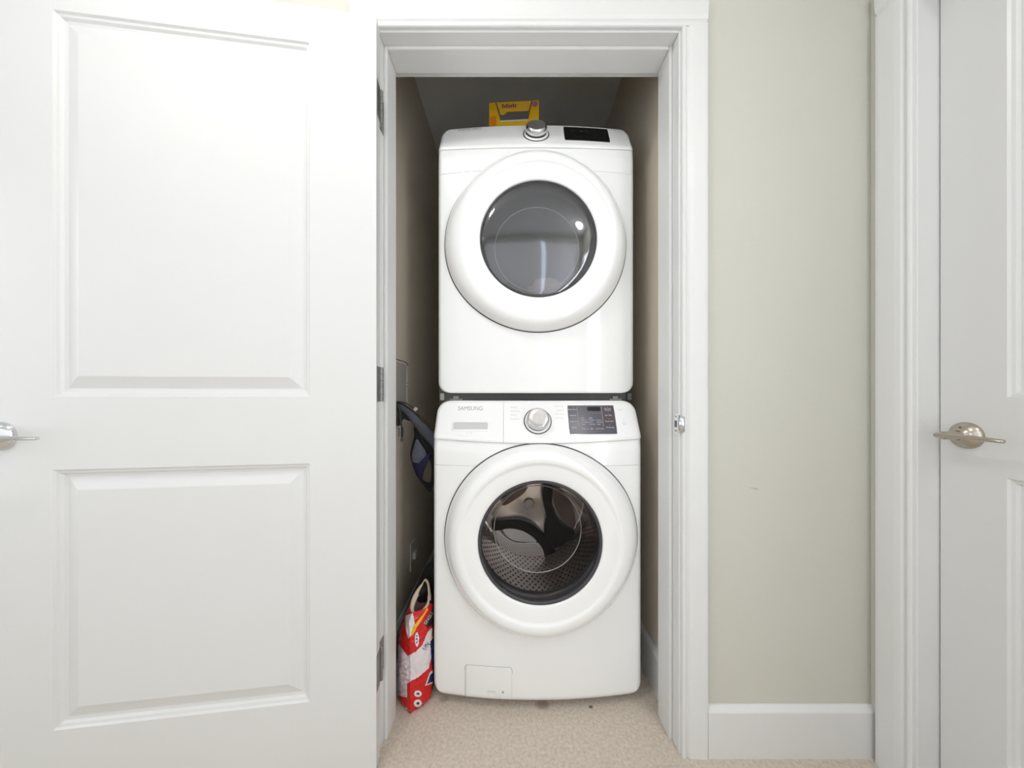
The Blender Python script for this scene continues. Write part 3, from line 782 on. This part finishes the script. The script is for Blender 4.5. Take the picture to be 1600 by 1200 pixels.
        plate('pierced_plate', smooth_poly([(774, 829), (780, 828), (788, 836), (800, 844), (816, 847), (838, 846), (846, 854), (852, 862), (850, 870), (838, 873), (818, 871), (798, 865), (784, 854), (776, 842)]), M['steel_light'], yb - 0.030)
        plate('lobe_panel', smooth_poly([(786, 825), (800, 823), (818, 828), (832, 838), (838, 846), (816, 846), (800, 843), (790, 835)]), mat('pale_lobe_steel', (0.85, 0.86, 0.84), 0.4), yb - 0.024)
        plate('swirl_arm', smooth_poly([(771, 813), (790, 810), (812, 810), (832, 817), (848, 832), (858, 845), (866, 856), (862, 866), (854, 872), (850, 864), (846, 852), (836, 840), (826, 832), (814, 826), (796, 823), (772, 826)]), M['lifter'], yb - 0.040, 0.02)
        plate('swirl_arm', smooth_poly([(850, 758), (862, 760), (862, 785), (870, 806), (884, 822), (896, 828), (892, 838), (882, 844), (868, 840), (858, 820), (850, 790), (847, 770)]), M['lifter'], yb - 0.040, 0.02)
        plate('swirl_arm', smooth_poly([(853, 806), (860, 806), (872, 828), (884, 842), (878, 850), (866, 854), (858, 846), (850, 830)]), M['lifter'], yb - 0.034, 0.014)
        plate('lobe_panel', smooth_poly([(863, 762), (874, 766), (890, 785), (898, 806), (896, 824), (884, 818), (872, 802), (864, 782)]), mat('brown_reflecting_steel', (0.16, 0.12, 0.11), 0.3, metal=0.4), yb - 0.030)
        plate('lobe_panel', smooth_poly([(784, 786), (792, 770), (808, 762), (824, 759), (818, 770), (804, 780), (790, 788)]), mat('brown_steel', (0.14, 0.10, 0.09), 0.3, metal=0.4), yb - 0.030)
        # holes of the pierced plate
        vv, ff = [], []
        poly = [(774, 829), (800, 846), (838, 848), (850, 862), (838, 871), (798, 864), (778, 845)]
        def inside(px, py):
            c = False; j = len(poly) - 1
            for i in range(len(poly)):
                xi, yi = poly[i]; xj, yj = poly[j]
                if (yi > py) != (yj > py) and px < (xj - xi) * (py - yi) / (yj - yi) + xi: c = not c
                j = i
            return c
        for iy in range(18):
            for ix in range(28):
                px = 774 + ix * 3.0 + (1.5 if iy % 2 else 0); py = 829 + iy * 2.5
                if not inside(px, py): continue
                c = wp(px, py); c.y = yb - 0.0306
                b = len(vv); s = 0.0018
                vv += [c + Vector((s * math.cos(a), 0, s * math.sin(a))) for a in (0, PI / 3, 2 * PI / 3, PI, 4 * PI / 3, 5 * PI / 3)]; ff.append(tuple(b + k for k in range(6)))
        o = mesh('pierced_holes', vv, ff, M['hole'], dm); o['kind'] = 'stuff'
        c = wp(827, 789)
        vv, ff = lathe([(0.024, 0.0), (0.0235, 0.004), (0.021, 0.006), (0.0003, 0.007)], 32, Matrix.Translation((c.x, yb - 0.012, c.z)) @ RX)
        mesh('hub_cap', vv, ff, mat('hub_plastic', (0.55, 0.52, 0.48), 0.4), dm, smooth=True)
        for sx in (-0.28, 0.28):
            for sy in (0.10, 0.70):
                vv, ff = lathe([(0.022, -loc[2]), (0.024, -loc[2] + 0.006), (0.020, -loc[2] + 0.012), (0.012, -loc[2] + 0.016), (0.012, 0.006)], 20, Matrix.Translation((sx, sy, 0)), closed=True)
                mesh('foot', vv, ff, M['gap'], root)
    return root

wash = machine('washing_machine', (0.084, 1.112, 0.038), 0.952, 0.829, 0.742, 0.510, 'washer')
tag(wash, 'white front-loading washing machine on the carpet, lower of the two stacked machines', 'washing machine')
dry = machine('clothes_dryer', (0.084, 1.182, 1.016), 0.962, 0.848, 0.760, 0.513, 'dryer')
tag(dry, 'white front-loading clothes dryer with smoky round window, stacked on top of the washing machine', 'dryer')

# stacking bracket between the two
sb = empty('stacking_bracket', (0.084, 1.20, 0.9905))
tag(sb, 'dark grey metal stacking bracket in the gap between washing machine and dryer', 'bracket')
box('cross_bar', (-0.330, 0.012, 0), (0.330, 0.04, 0.0250), M['darkgrey'], sb, 0.001)
for s in (-1, 1):
    a, b = sorted((s * 0.324, s * 0.339))
    box('side_rail', (a, 0.0, 0), (b, 0.60, 0.0250), M['midgrey'] if s < 0 else M['darkgrey'], sb, 0.001)
    bm = bmesh.new(); c = s * 0.283
    add_box(bm, (c - 0.022, 0.002, 0.0), (c + 0.022, 0.012, 0.006), 0.001, 1)
    add_box(bm, (c - 0.010, 0.002, 0.005), (c + 0.010, 0.012, 0.016), 0.003, 2)
    from_bm('clip', bm, M['midgrey'], sb)

# laundry inside the dryer
def lump(name, c, sx, sy, sz, m, seed, amp=0.25, n=28, k=20):
    vv, ff = [], []
    for i in range(k + 1):
        th = PI * i / k
        for j in range(n):
            ph = 2 * PI * j / n
            d = Vector((math.sin(th) * math.cos(ph), math.sin(th) * math.sin(ph), math.cos(th)))
            s = 1 + amp * noise.noise(d * 1.8 + Vector((seed, 0, 0))) + amp * 0.8 * abs(noise.noise(d * 4.5 + Vector((0, seed, 0))))
            vv.append(Vector(c) + Vector((d.x * sx * s, d.y * sy * s, d.z * sz * s)))
    for i in range(k):
        for j in range(n):
            j2 = (j + 1) % n; ff.append((i * n + j, i * n + j2, (i + 1) * n + j2, (i + 1) * n + j))
    return mesh(name, vv, ff, m, smooth=True)
o = lump('crumpled_laundry', (0.135, 1.325, 1.392), 0.088, 0.062, 0.062, M['cloth'], 3.1)
tag(o, 'pale pink crumpled laundry at the bottom right of the dryer drum', 'laundry')
o = lump('dark_laundry', (-0.02, 1.33, 1.392), 0.050, 0.055, 0.050, mat('dark_laundry_cloth', (0.05, 0.05, 0.045), 0.9, bump=0.3, bscale=90), 8.4)
tag(o, 'dark crumpled laundry at the bottom left of the dryer drum', 'laundry')

# ------------------------------------------------------------------ yellow carton on the dryer
ct = empty('yellow_carton', (0.0075, 1.302, 1.978), -0.06)
tag(ct, 'yellow cardboard carton with a see-through handle cut-out, on top of the dryer', 'box')
yel = mat('yellow_card', lin(250, 196, 26), 0.55, var=0.06, vscale=30)
ora = mat('orange_print', lin(240, 145, 20), 0.55); pnk = mat('pink_print', lin(196, 120, 160), 0.55)
pur = mat('purple_print', lin(120, 30, 75), 0.55); wht = mat('white_card_edge', (0.75, 0.75, 0.72), 0.7); red = mat('red_edge_print', lin(150, 40, 20), 0.6)
hwc = 0.0955; zt = 0.157
def carton_plate(name, outer, inner, y0, th, m):
    """frame plate with a trapezoid hole"""
    n = 4; vv = []
    for y in (y0, y0 + th): vv += [(x, y, z) for x, z in outer] + [(x, y, z) for x, z in inner]
    ff = []
    for k in range(4):
        k2 = (k + 1) % 4
        ff += [(k, k2, 4 + k2, 4 + k), (8 + k2, 8 + k, 12 + k, 12 + k2), (k2, k, 8 + k, 8 + k2), (4 + k, 4 + k2, 12 + k2, 12 + k)]
    return mesh(name, vv, ff, m, ct)
ix = 0.0
hole = [(-0.052, 0.0865), (0.055, 0.0865), (0.068, 0.1555), (-0.068, 0.1555)]
carton_plate('front_panel', [(-hwc, 0.0), (hwc, 0.0), (hwc, zt), (-hwc, zt)], hole, 0.0, 0.0012, yel)
bm = bmesh.new()
add_box(bm, (-hwc, 0.0013, 0.0), (hwc, 0.07, 0.062), 0.001, 1)
from_bm('carton_body', bm, yel, ct)
# top strip: flap left hanging from the cut
vv = [(-0.067, 0.001, 0.1565), (0.067, 0.001, 0.1565), (0.056, 0.012, 0.128), (-0.026, 0.012, 0.128), (-0.042, 0.013, 0.116), (-0.052, 0.013, 0.119)]
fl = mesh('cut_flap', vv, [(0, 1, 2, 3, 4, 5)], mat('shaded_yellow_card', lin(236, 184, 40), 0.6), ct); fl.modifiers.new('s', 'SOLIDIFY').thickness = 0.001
box('cut_edge', (-0.050, -0.0006, 0.0815), (0.053, 0.002, 0.0865), wht, ct)
for s in (-1, 1):
    vv = [(s * 0.068, -0.0006, 0.1555), (s * 0.0715, -0.0006, 0.1565), (s * (0.0545 if s > 0 else 0.052), -0.0006, 0.088), (s * 0.0525, -0.0006, 0.088)]
    mesh('printed_edge', vv, [(0, 1, 2, 3)], red, ct)
mesh('orange_print', [(-0.0925, -0.0005, 0.062), (-0.068, -0.0005, 0.062), (-0.068, -0.0005, 0.10), (-0.075, -0.0005, 0.107), (-0.0925, -0.0005, 0.10)], [(0, 1, 2, 3, 4)], ora, ct)
vv, ff = lathe([(0.0003, 0), (0.011, 0)], 24, Matrix.Translation((0.080, -0.0005, 0.143)) @ Matrix.Rotation(PI / 2, 4, 'X')); mesh('pink_print', vv, ff, pnk, ct)
vv, ff = [], []
for k, x in enumerate((-0.046, -0.038, -0.030, -0.022, -0.014, -0.006, 0.002)):
    b = len(vv); h = 0.012 if k in (0, 2, 5) else 0.009
    vv += [(x, 0.003, 0.1385), (x + 0.0045, 0.003, 0.1385), (x + 0.0065, 0.001, 0.1385 + h), (x + 0.002, 0.001, 0.1385 + h)]; ff.append((b, b + 1, b + 2, b + 3))
vv = [(x, 0.0005 + (0.1565 - z) * 0.38 - 0.0022, z) for x, y, z in vv]
mesh('purple_print', vv, ff, pur, ct)

# ------------------------------------------------------------------ red litter bag beside the washer
def in_poly(p, poly):
    c = False; j = len(poly) - 1
    for i in range(len(poly)):
        xi, yi = poly[i]; xj, yj = poly[j]
        if (yi > p[1]) != (yj > p[1]) and p[0] < (xj - xi) * (p[1] - yi) / (yj - yi) + xi: c = not c
        j = i
    return c
bagm = [mat('red_bag_film', lin(205, 22, 24), 0.35, bump=0.4, bscale=60), mat('white_bag_film', lin(226, 218, 220), 0.35, bump=0.4, bscale=60, var=0.06, vscale=40),
        mat('navy_print', lin(24, 32, 84), 0.35), mat('black_print', lin(28, 22, 24), 0.4), mat('yellow_print', lin(236, 180, 30), 0.4),
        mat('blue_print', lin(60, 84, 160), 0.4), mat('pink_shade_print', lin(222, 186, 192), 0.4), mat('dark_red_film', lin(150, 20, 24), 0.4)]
bag = empty('red_litter_bag', (-0.325, 1.15, 0))
tag(bag, 'open red and white plastic bag leaning between the closet wall and the washing machine', 'bag')
ORG = Vector((-0.325, 1.15, 0))
secs = [  # z, L, R (front ridge), Q, B
    (0.002, (-0.380, 1.130), (-0.322, 1.072), (-0.272, 1.125), (-0.30, 1.21)),
    (0.020, (-0.385, 1.135), (-0.320, 1.066), (-0.264, 1.125), (-0.29, 1.22)),
    (0.080, (-0.390, 1.145), (-0.321, 1.072), (-0.263, 1.130), (-0.29, 1.23)),
    (0.150, (-0.388, 1.150), (-0.324, 1.083), (-0.264, 1.135), (-0.29, 1.23)),
    (0.215, (-0.380, 1.158), (-0.329, 1.090), (-0.266, 1.140), (-0.29, 1.22)),
    (0.270, (-0.360, 1.165), (-0.333, 1.098), (-0.268, 1.145), (-0.285, 1.21)),
    (0.300, (-0.347, 1.165), (-0.326, 1.104), (-0.270, 1.150), (-0.282, 1.20)),
]
mouth = [P(641, 950, 1.150), P(647, 973, 1.106), P(671, 942, 1.150), P(664, 906, 1.192)]     # L, R, Q, B corners of the slanted mouth
NS, NU = 190, 260
def sec_at(t):
    """t 0..1 -> four corners"""
    q = t * len(secs)
    i = min(int(q), len(secs) - 1); f = q - i
    a = secs[i]; A = [Vector((c[0], c[1], a[0])) for c in a[1:]]
    if i == len(secs) - 1: B = mouth
    else:
        b = secs[i + 1]; B = [Vector((c[0], c[1], b[0])) for c in b[1:]]
    return [A[k].lerp(B[k], f) for k in range(4)]
vv = []
for j in range(NS + 1):
    t = j / NS; C4 = sec_at(t); cen = sum(C4, Vector()) / 4
    for i in range(NU):
        s = i / NU * 4; k = int(s); f = s - k
        p = C4[k].lerp(C4[(k + 1) % 4], f)
        out = (p - cen); out.z = 0
        if out.length > 1e-5: out.normalize()
        b_ = 0.010 * math.sin(PI * f) * (1 if k in (0, 1) else 0.6) * (0.3 + 0.7 * math.sin(PI * min(1, t * 1.1)))
        wv = 0.0035 * noise.noise(Vector((p.x * 40, p.y * 40, p.z * 22))) + 0.002 * noise.noise(p * 90)
        p = p + out * (b_ + wv)
        p.x = min(p.x, -0.2605)
        if p.z < 0.001: p.z = 0.001
        vv.append(p)
ff, fm = [], []
def px_of(p): return (CXP + p.x / p.y * F, CYP + (CAMZ - p.z) / p.y * F)
R_TOP = [(600, 1004), (624, 1008), (637, 1025), (650, 1018), (660, 1008), (668, 988), (684, 970), (684, 890), (600, 890)]
W_BAND = [(600, 1004), (624, 1008), (637, 1025), (650, 1018), (660, 1008), (668, 988), (684, 970), (684, 1010), (673, 1030), (670, 1044), (655, 1057), (636, 1068), (636, 1090), (612, 1084), (600, 1080)]
LOWW = [(600, 1100), (636, 1106), (636, 1125), (600, 1125)]
def ell(p, c, a, b): return ((p[0] - c[0]) / a) ** 2 + ((p[1] - c[1]) / b) ** 2 < 1
for j in range(NS):
    for i in range(NU):
        i2 = (i + 1) % NU
        q = (j * NU + i, j * NU + i2, (j + 1) * NU + i2, (j + 1) * NU + i)
        ff.append(q)
        c = sum((vv[k] for k in q), Vector()) / 4; p = px_of(c)
        s = (i + 0.5) / NU * 4
        m_ = 0
        if s > 2: m_ = 3
        else:
            if in_poly(p, W_BAND): m_ = 1
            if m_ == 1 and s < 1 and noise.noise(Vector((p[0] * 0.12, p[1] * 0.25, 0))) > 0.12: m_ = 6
            if in_poly(p, LOWW) and s < 1: m_ = 1
            if s < 1 and 622 < p[0] < 631 and 1103 < p[1] < 1111 : m_ = 2 if int(p[0] * 1.3) % 2 else 1
            if s >= 1 or p[0] > 636:
                if in_poly(p, [(664, 1072), (671, 1052), (679, 1043), (680, 1066)]): m_ = 1
                if in_poly(p, [(667, 1069), (672, 1055), (679, 1047), (679, 1064)]): m_ = 2
                if ell(p, (653, 1084), 6, 5): m_ = 1
                if ell(p, (653, 1084), 2.6, 1.8): m_ = 3
                if ell(p, (653, 1099), 6.2, 6): m_ = 1
                if ell(p, (653, 1099), 2.4, 2.2): m_ = 3
                if ell(p, (651.5, 999), 3.2, 11): m_ = 1
                if ell(p, (651, 999), 1.3, 8) and int(p[1] / 2.5) % 2: m_ = 5
                if in_poly(p, [(672, 1003), (684, 985), (684, 1043), (675, 1042)]): m_ = 2
                if in_poly(p, [(663, 974), (675, 952), (684, 950), (684, 968), (668, 982)]): m_ = 3
                if in_poly(p, [(672, 1000), (676, 983), (684, 974), (684, 988)]): m_ = 4
                if in_poly(p, [(649, 1112), (664, 1108), (676, 1090), (679, 1092), (668, 1112), (650, 1115)]) and (int(p[0] * 0.8) % 3): m_ = 1
                if in_poly(p, [(645, 980), (664, 956), (667, 948), (669, 953), (650, 982)]): m_ = 4
            if in_poly(p, [(633, 962), (645, 958), (649, 978), (645, 990), (638, 998), (634, 985)]): m_ = 1
            if in_poly(p, [(641, 990), (648, 974), (650, 984), (645, 992)]): m_ = 4
        fm.append(m_)
ff.append(tuple(range(NU))[::-1]); fm.append(0)
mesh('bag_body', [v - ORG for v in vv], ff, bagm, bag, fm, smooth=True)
# lettering on the bag
def bag_surface(px, py):
    """nearest front vertex of the bag for a photograph pixel, nudged outward"""
    best = min((v for v in vv), key=lambda v: (px_of(v)[0] - px) ** 2 + (px_of(v)[1] - py) ** 2 + (0 if v.y < 1.17 else 1e6))
    return best
def bag_text(s, px, py, ang, hpx, m, name):
    g = bag_surface(px, py); Y = g.y - 0.006
    ca, sa = math.cos(ang), math.sin(ang)
    def place(x, z):
        qx, qy = px + x * ca - z * sa, py - x * sa - z * ca
        v = bag_surface(qx, qy); return P(qx, qy, v.y - 0.0012) - ORG
    tv, tf = text_geo([(s, 0, 0, hpx, 'CENTER')], place)
    mesh(name, tv, tf, m, bag)
bag_text('SINGLE', 670, 966, math.radians(58), 7, mat('silver_ink', (0.7, 0.7, 0.72), 0.4), 'bag_lettering')
bag_text('UN', 666, 1010, math.radians(50), 9, bagm[2], 'bag_lettering')
# rim: thick cream paper edge around the mouth
nm = 16
rim_pts = [P(648, 967, 1.108), P(642, 962, 1.118), P(641, 950, 1.140), P(644, 935, 1.158), P(651, 922, 1.172), P(659, 912, 1.182), P(664, 905, 1.19), P(669, 911, 1.185), P(671, 925, 1.172), P(671, 940, 1.155), P(664, 953, 1.135), P(656, 962, 1.118), P(648, 967, 1.108)]
ps = catmull([p - ORG for p in rim_pts], 6)
cream = mat('cream_bag_edge', lin(226, 206, 180), 0.6, bump=0.5, bscale=80, var=0.08, vscale=50)
tv, tf = [], []
cen = sum(ps, Vector()) / len(ps)
for i, p in enumerate(ps):
    t = i / (len(ps) - 1)
    wd = 0.0075 + 0.008 * math.exp(-((t - 0.25) / 0.14) ** 2) + 0.002 * noise.noise(p * 60)
    inn = (cen - p).normalized()
    tv += [p - inn * 0.003 + Vector((0, 0.004, -0.003)), p + Vector((0, -0.004, 0.001)), p + inn * wd + Vector((0, 0.001, 0)), p + inn * (wd + 0.001) + Vector((0, 0.016, -0.004))]
for i in range(len(ps) - 1):
    for k in range(3): tf.append((4 * i + k, 4 * i + k + 1, 4 * i + 5 + k, 4 * i + 4 + k))
mesh('bag_rim', tv, tf, cream, bag, smooth=True)['label'] = 'cream rolled-back edge'
# inside of the bag
tv = [p + (cen - p) * 0.15 + Vector((0, 0.012, -0.002)) for p in ps[:-1]]; n = len(tv)
tv += [p + (cen - p) * 0.5 + Vector((0.004, 0.035, -0.030)) for p in ps[:-1]] + [cen + Vector((0.004, 0.045, -0.05))]
tf = [(k, (k + 1) % n, n + (k + 1) % n, n + k) for k in range(n)] + [(n + k, n + (k + 1) % n, 2 * n) for k in range(n)]
mesh('bag_lining', tv, tf, mat('plum_lining', lin(120, 84, 88), 0.6, bump=0.6, bscale=90, var=0.3, vscale=60), bag, smooth=True)

# black bag behind the red one
o_ = Vector((-0.36, 1.34, 0))
vv, ff = [], []
secb = [(0.0, -0.42, -0.262, 1.25, 1.46), (0.10, -0.425, -0.262, 1.25, 1.46), (0.17, -0.412, -0.262, 1.26, 1.45), (0.24, -0.385, -0.262, 1.27, 1.44), (0.30, -0.356, -0.263, 1.28, 1.42), (0.345, -0.318, -0.264, 1.29, 1.40), (0.385, -0.285, -0.266, 1.31, 1.38)]
for z, a, b, c, d in secb:
    for k in range(24):
        th = 2 * PI * k / 24
        cx_, cy_ = (a + b) / 2, (c + d) / 2
        x = cx_ + (b - a) / 2 * max(-1, min(1, 1.2 * math.cos(th))); y = cy_ + (d - c) / 2 * max(-1, min(1, 1.2 * math.sin(th)))
        wv = 0.006 * noise.noise(Vector((x * 30, y * 30, z * 25)))
        vv.append(Vector((min(x + wv, -0.261), y + wv, z + (wv if z > 0 else 0))) - o_)
for j in range(len(secb) - 1):
    for k in range(24):
        k2 = (k + 1) % 24; ff.append((j * 24 + k, j * 24 + k2, (j + 1) * 24 + k2, (j + 1) * 24 + k))
ff += [tuple(range(24))[::-1], tuple(len(secb) * 24 - 24 + k for k in range(24))]
o = mesh('black_plastic_bag', vv, ff, mat('black_bag_film', (0.010, 0.010, 0.011), 0.35, bump=0.6, bscale=50), smooth=True, loc=o_)
tag(o, 'black plastic bag slumped behind the open red bag, beside the washing machine', 'bag')

# ------------------------------------------------------------------ black and blue fabric bag hanging on the left
def slab(name, outline, Yf, th, m, parent, org, k=4):
    """smooth closed outline of (px, py, Y) given a thickness"""
    pts = [P(a, b, c) for a, b, c in outline]; n0 = len(pts); out = []
    for i in range(n0):
        p0, p1, p2, p3 = pts[i - 1], pts[i], pts[(i + 1) % n0], pts[(i + 2) % n0]
        for j in range(k):
            t = j / k
            out.append(0.5 * ((2 * p1) + (-p0 + p2) * t + (2 * p0 - 5 * p1 + 4 * p2 - p3) * t * t + (-p0 + 3 * p1 - 3 * p2 + p3) * t ** 3))
    n = len(out); c = sum(out, Vector()) / n
    tv = [p - org for p in out] + [p.lerp(c, 0.35) + Vector((0, -th * 0.9, 0)) - org for p in out] + [c + Vector((0, -th, 0)) - org]
    tv += [p + Vector((0, th, 0)) - org for p in out]
    tf = [(i, (i + 1) % n, n + (i + 1) % n, n + i) for i in range(n)] + [(n + i, n + (i + 1) % n, 2 * n) for i in range(n)]
    tf += [((i + 1) % n, i, 2 * n + 1 + i, 2 * n + 1 + (i + 1) % n) for i in range(n)] + [tuple(2 * n + 1 + i for i in range(n))[::-1]]
    return mesh(name, tv, tf, m, parent, smooth=True)
blk = mat('black_fabric', (0.012, 0.012, 0.015), 0.8, bump=0.5, bscale=300)
slate = mat('slate_fabric', (0.085, 0.09, 0.11), 0.7, bump=0.5, bscale=300, var=0.2, vscale=40)
navy = mat('navy_fabric', (0.008, 0.010, 0.05), 0.6)
meshm = mat('grey_mesh_fabric', (0.13, 0.14, 0.19), 0.6, bump=0.5, bscale=500, var=0.45, vscale=60)
og = Vector((-0.33, 1.27, 0.93))
fb = empty('hanging_fabric_bag', og)
tag(fb, 'black and blue fabric bag with mesh pocket, slung between closet wall and washing machine', 'bag')
slab('pouch', [(647, 664, 1.27), (658, 668, 1.27), (674, 688, 1.27), (682, 700, 1.27), (682, 735, 1.27), (673, 768, 1.27), (662, 758, 1.27), (652, 745, 1.27), (645, 728, 1.27), (641, 712, 1.27), (643, 698, 1.27), (647, 682, 1.27)], 0, 0.008, blk, fb, og)
slab('mesh_pocket', [(651, 686, 1.255), (658, 695, 1.255), (666, 708, 1.255), (663, 722, 1.255), (655, 736, 1.255), (647, 728, 1.255), (643, 714, 1.255), (646, 700, 1.255)], 0, 0.002, meshm, fb, og)
slab('blue_trim', [(645, 722, 1.2515), (650, 727, 1.2515), (662, 716, 1.2515), (670, 707, 1.2515), (672, 712, 1.2515), (664, 730, 1.2515), (656, 748, 1.2515), (650, 738, 1.2515)], 0, 0.0015, navy, fb, og)
slab('tan_lining', [(668, 718, 1.2555), (674, 728, 1.2555), (673, 752, 1.2555), (664, 752, 1.2555), (660, 744, 1.2555)], 0, 0.002, mat('tan_lining', (0.10, 0.075, 0.06), 0.8), fb, og)
bandp = [P(617, 631, 1.27), P(626, 635, 1.262), P(640, 646, 1.258), P(652, 660, 1.256), (P(664, 674, 1.256)), P(676, 687, 1.258), P(686, 700, 1.262)]
tv, tf = tube([p - og for p in bandp], lambda t: 0.6 + 0.9 * min(1, t * 1.6), 12, 8, flat=(0.0135, 0.006), up=Vector((0, -1, 0)).cross(Vector((0.6, 0, -0.8))))
mesh('shoulder_band', tv, tf, slate, fb, smooth=True)
slab('side_flap', [(617, 634, 1.262), (630, 640, 1.262), (641, 648, 1.262), (650, 655, 1.262), (640, 658, 1.262), (630, 655, 1.262), (625, 664, 1.262), (618, 660, 1.262)], 0, 0.003, blk, fb, og)
for pts in ([P(650, 668, 1.253), P(658, 682, 1.251), P(668, 700, 1.251), P(680, 716, 1.255)], [P(617, 629, 1.268), P(632, 633, 1.256), P(648, 646, 1.256), P(662, 662, 1.254), P(680, 684, 1.26)]):
    tv, tf = tube([p - og for p in pts], 0.0026, 8); mesh('piping', tv, tf, blk, fb, smooth=True)
# brown cable arching over it
cb = P(645, 640, 1.275)
tv, tf = tube([p - cb for p in (P(614, 629, 1.29), P(625, 628, 1.285), P(638, 632, 1.283), (P(650, 643, 1.285)), P(662, 656, 1.288), P(673, 670, 1.29), P(684, 684, 1.29))], 0.0028, 8)
cbl = empty('brown_cable', cb)
tag(cbl, 'thin brown cable arching over the hanging black fabric bag', 'cable')
mesh('cable_sheath', tv, tf, mat('brown_cable_sheath', (0.06, 0.045, 0.035), 0.5), cbl, smooth=True)
box('cable_tag', (-0.002, -0.010, -0.006), (0.010, -0.006, 0.008), mat('cream_tag', (0.6, 0.56, 0.45), 0.6), cbl, 0.001, mtx=Matrix.Translation((0.009, 0, 0.004)) @ Matrix.Rotation(0.7, 4, 'Y'))
# hanging plug
pp = P(627, 672, 1.235)
pl = empty('power_plug', pp)
tag(pl, 'black power cord end with two metal prongs, dangling beside the left closet wall', 'plug')
tv, tf = tube([p - pp for p in (P(616, 630, 1.24), P(622, 634, 1.236), P(625, 646, 1.234), P(626, 658, 1.235), P(626.5, 668, 1.235))], 0.0045, 10); mesh('cord', tv, tf, M['gap'], pl, smooth=True)
tv, tf = tube([p - pp for p in (P(619, 632, 1.245), P(620, 645, 1.245), P(622, 655, 1.245), P(621, 665, 1.245))], 0.006, 10); mesh('cord', tv, tf, M['gap'], pl, smooth=True)
box('plug_body', (-0.0085, -0.006, -0.024), (0.0065, 0.006, 0.010), M['gap'], pl, 0.003)
box('plug_stripe', (-0.0035, -0.0068, -0.026), (-0.0010, -0.0058, 0.016), M['greyplastic'], pl)
for dx in (-0.0012, 0.0045): box('prong', (dx - 0.0008, -0.003, -0.042), (dx + 0.0008, 0.003, -0.023), M['chrome'], pl, 0.0004, 1)

# ------------------------------------------------------------------ fittings on the left closet wall
wb = empty('supply_box', (-0.44, 1.36, 1.04))
tag(wb, 'painted washer supply box frame set in the left closet wall above the hanging bag', 'wall box')
bm = bmesh.new()
for a, b in (((0, -0.14, 0.093), (0.0035, 0.062, 0.103)), ((0, 0.052, -0.10), (0.0035, 0.062, 0.100)), ((0, -0.14, -0.103), (0.0035, 0.062, -0.093)), ((0, -0.14, -0.10), (0.0035, -0.130, 0.10))):
    add_box(bm, a, b, 0.001, 1)
from_bm('box_frame', bm, M['closet'], wb)
box('box_plate', (0.0002, -0.131, -0.094), (0.0015, 0.053, 0.094), mat('painted_plate', (0.46, 0.43, 0.39), 0.7, bump=0.3, bscale=30), wb)
tv, tf = tube([(0.004, -0.13, 0.106), (0.0045, -0.05, 0.103), (0.0045, 0.0, 0.1035), (0.005, 0.045, 0.099), (0.0045, 0.058, 0.090), (0.004, 0.050, 0.100)], 0.0016, 6)
mesh('torn_edge', tv, tf, mat('torn_paper', (0.12, 0.10, 0.07), 0.9), wb)
for z in (0.018, 0.004, -0.012):
    tv, tf = lathe([(0.0003, 0.003), (0.0035, 0.002), (0.005, 0)], 10, Matrix.Translation((0.0035, 0.057, z)) @ Matrix.Rotation(PI / 2, 4, 'Y')); mesh('screw', tv, tf, M['midgrey'], wb)
ol = empty('wall_outlet', (-0.44, 1.495, 0.305))
tag(ol, 'small white electrical outlet low on the left closet wall', 'outlet')
box('cover_plate', (0, -0.036, -0.058), (0.005, 0.036, 0.058), M['closet'], ol, 0.002)
box('receptacle', (0.005, -0.016, -0.016), (0.020, 0.016, 0.016), M['wallplate'], ol, 0.004)

# ------------------------------------------------------------------ lamps of the hall
def lamp(x, y, r, strength, label):
    t = empty('ceiling_light', (x, y, CZ)); tag(t, label, 'ceiling light', 'flush ceiling lights of the hall')
    vv, ff = lathe([(r + 0.012, 0), (r + 0.014, -0.012), (r + 0.008, -0.024), (r, -0.026), (r, -0.02)], 40); mesh('lamp_rim', vv, ff, M['nickel'], t, smooth=True)
    m = mat('lamp_diffuser', (0.9, 0.9, 0.9), 0.5, emit=(1.0, 0.985, 0.965), es=strength)
    vv, ff = lathe([(r, -0.022), (r * 0.92, -0.040), (r * 0.7, -0.056), (r * 0.35, -0.066), (0.001, -0.068)], 40); mesh('diffuser', vv, ff, m, t, smooth=True)
lamp(-0.54, 0.33, 0.08, LAMP1, 'round flush ceiling light nearest the open closet door')
lamp(0.78, -0.30, 0.07, LAMP2, 'round flush ceiling light furthest from the closet, by the rear wall')
lamp(-1.5, -0.2, 0.14, LAMP3, 'round flush ceiling light over the left end of the hall')
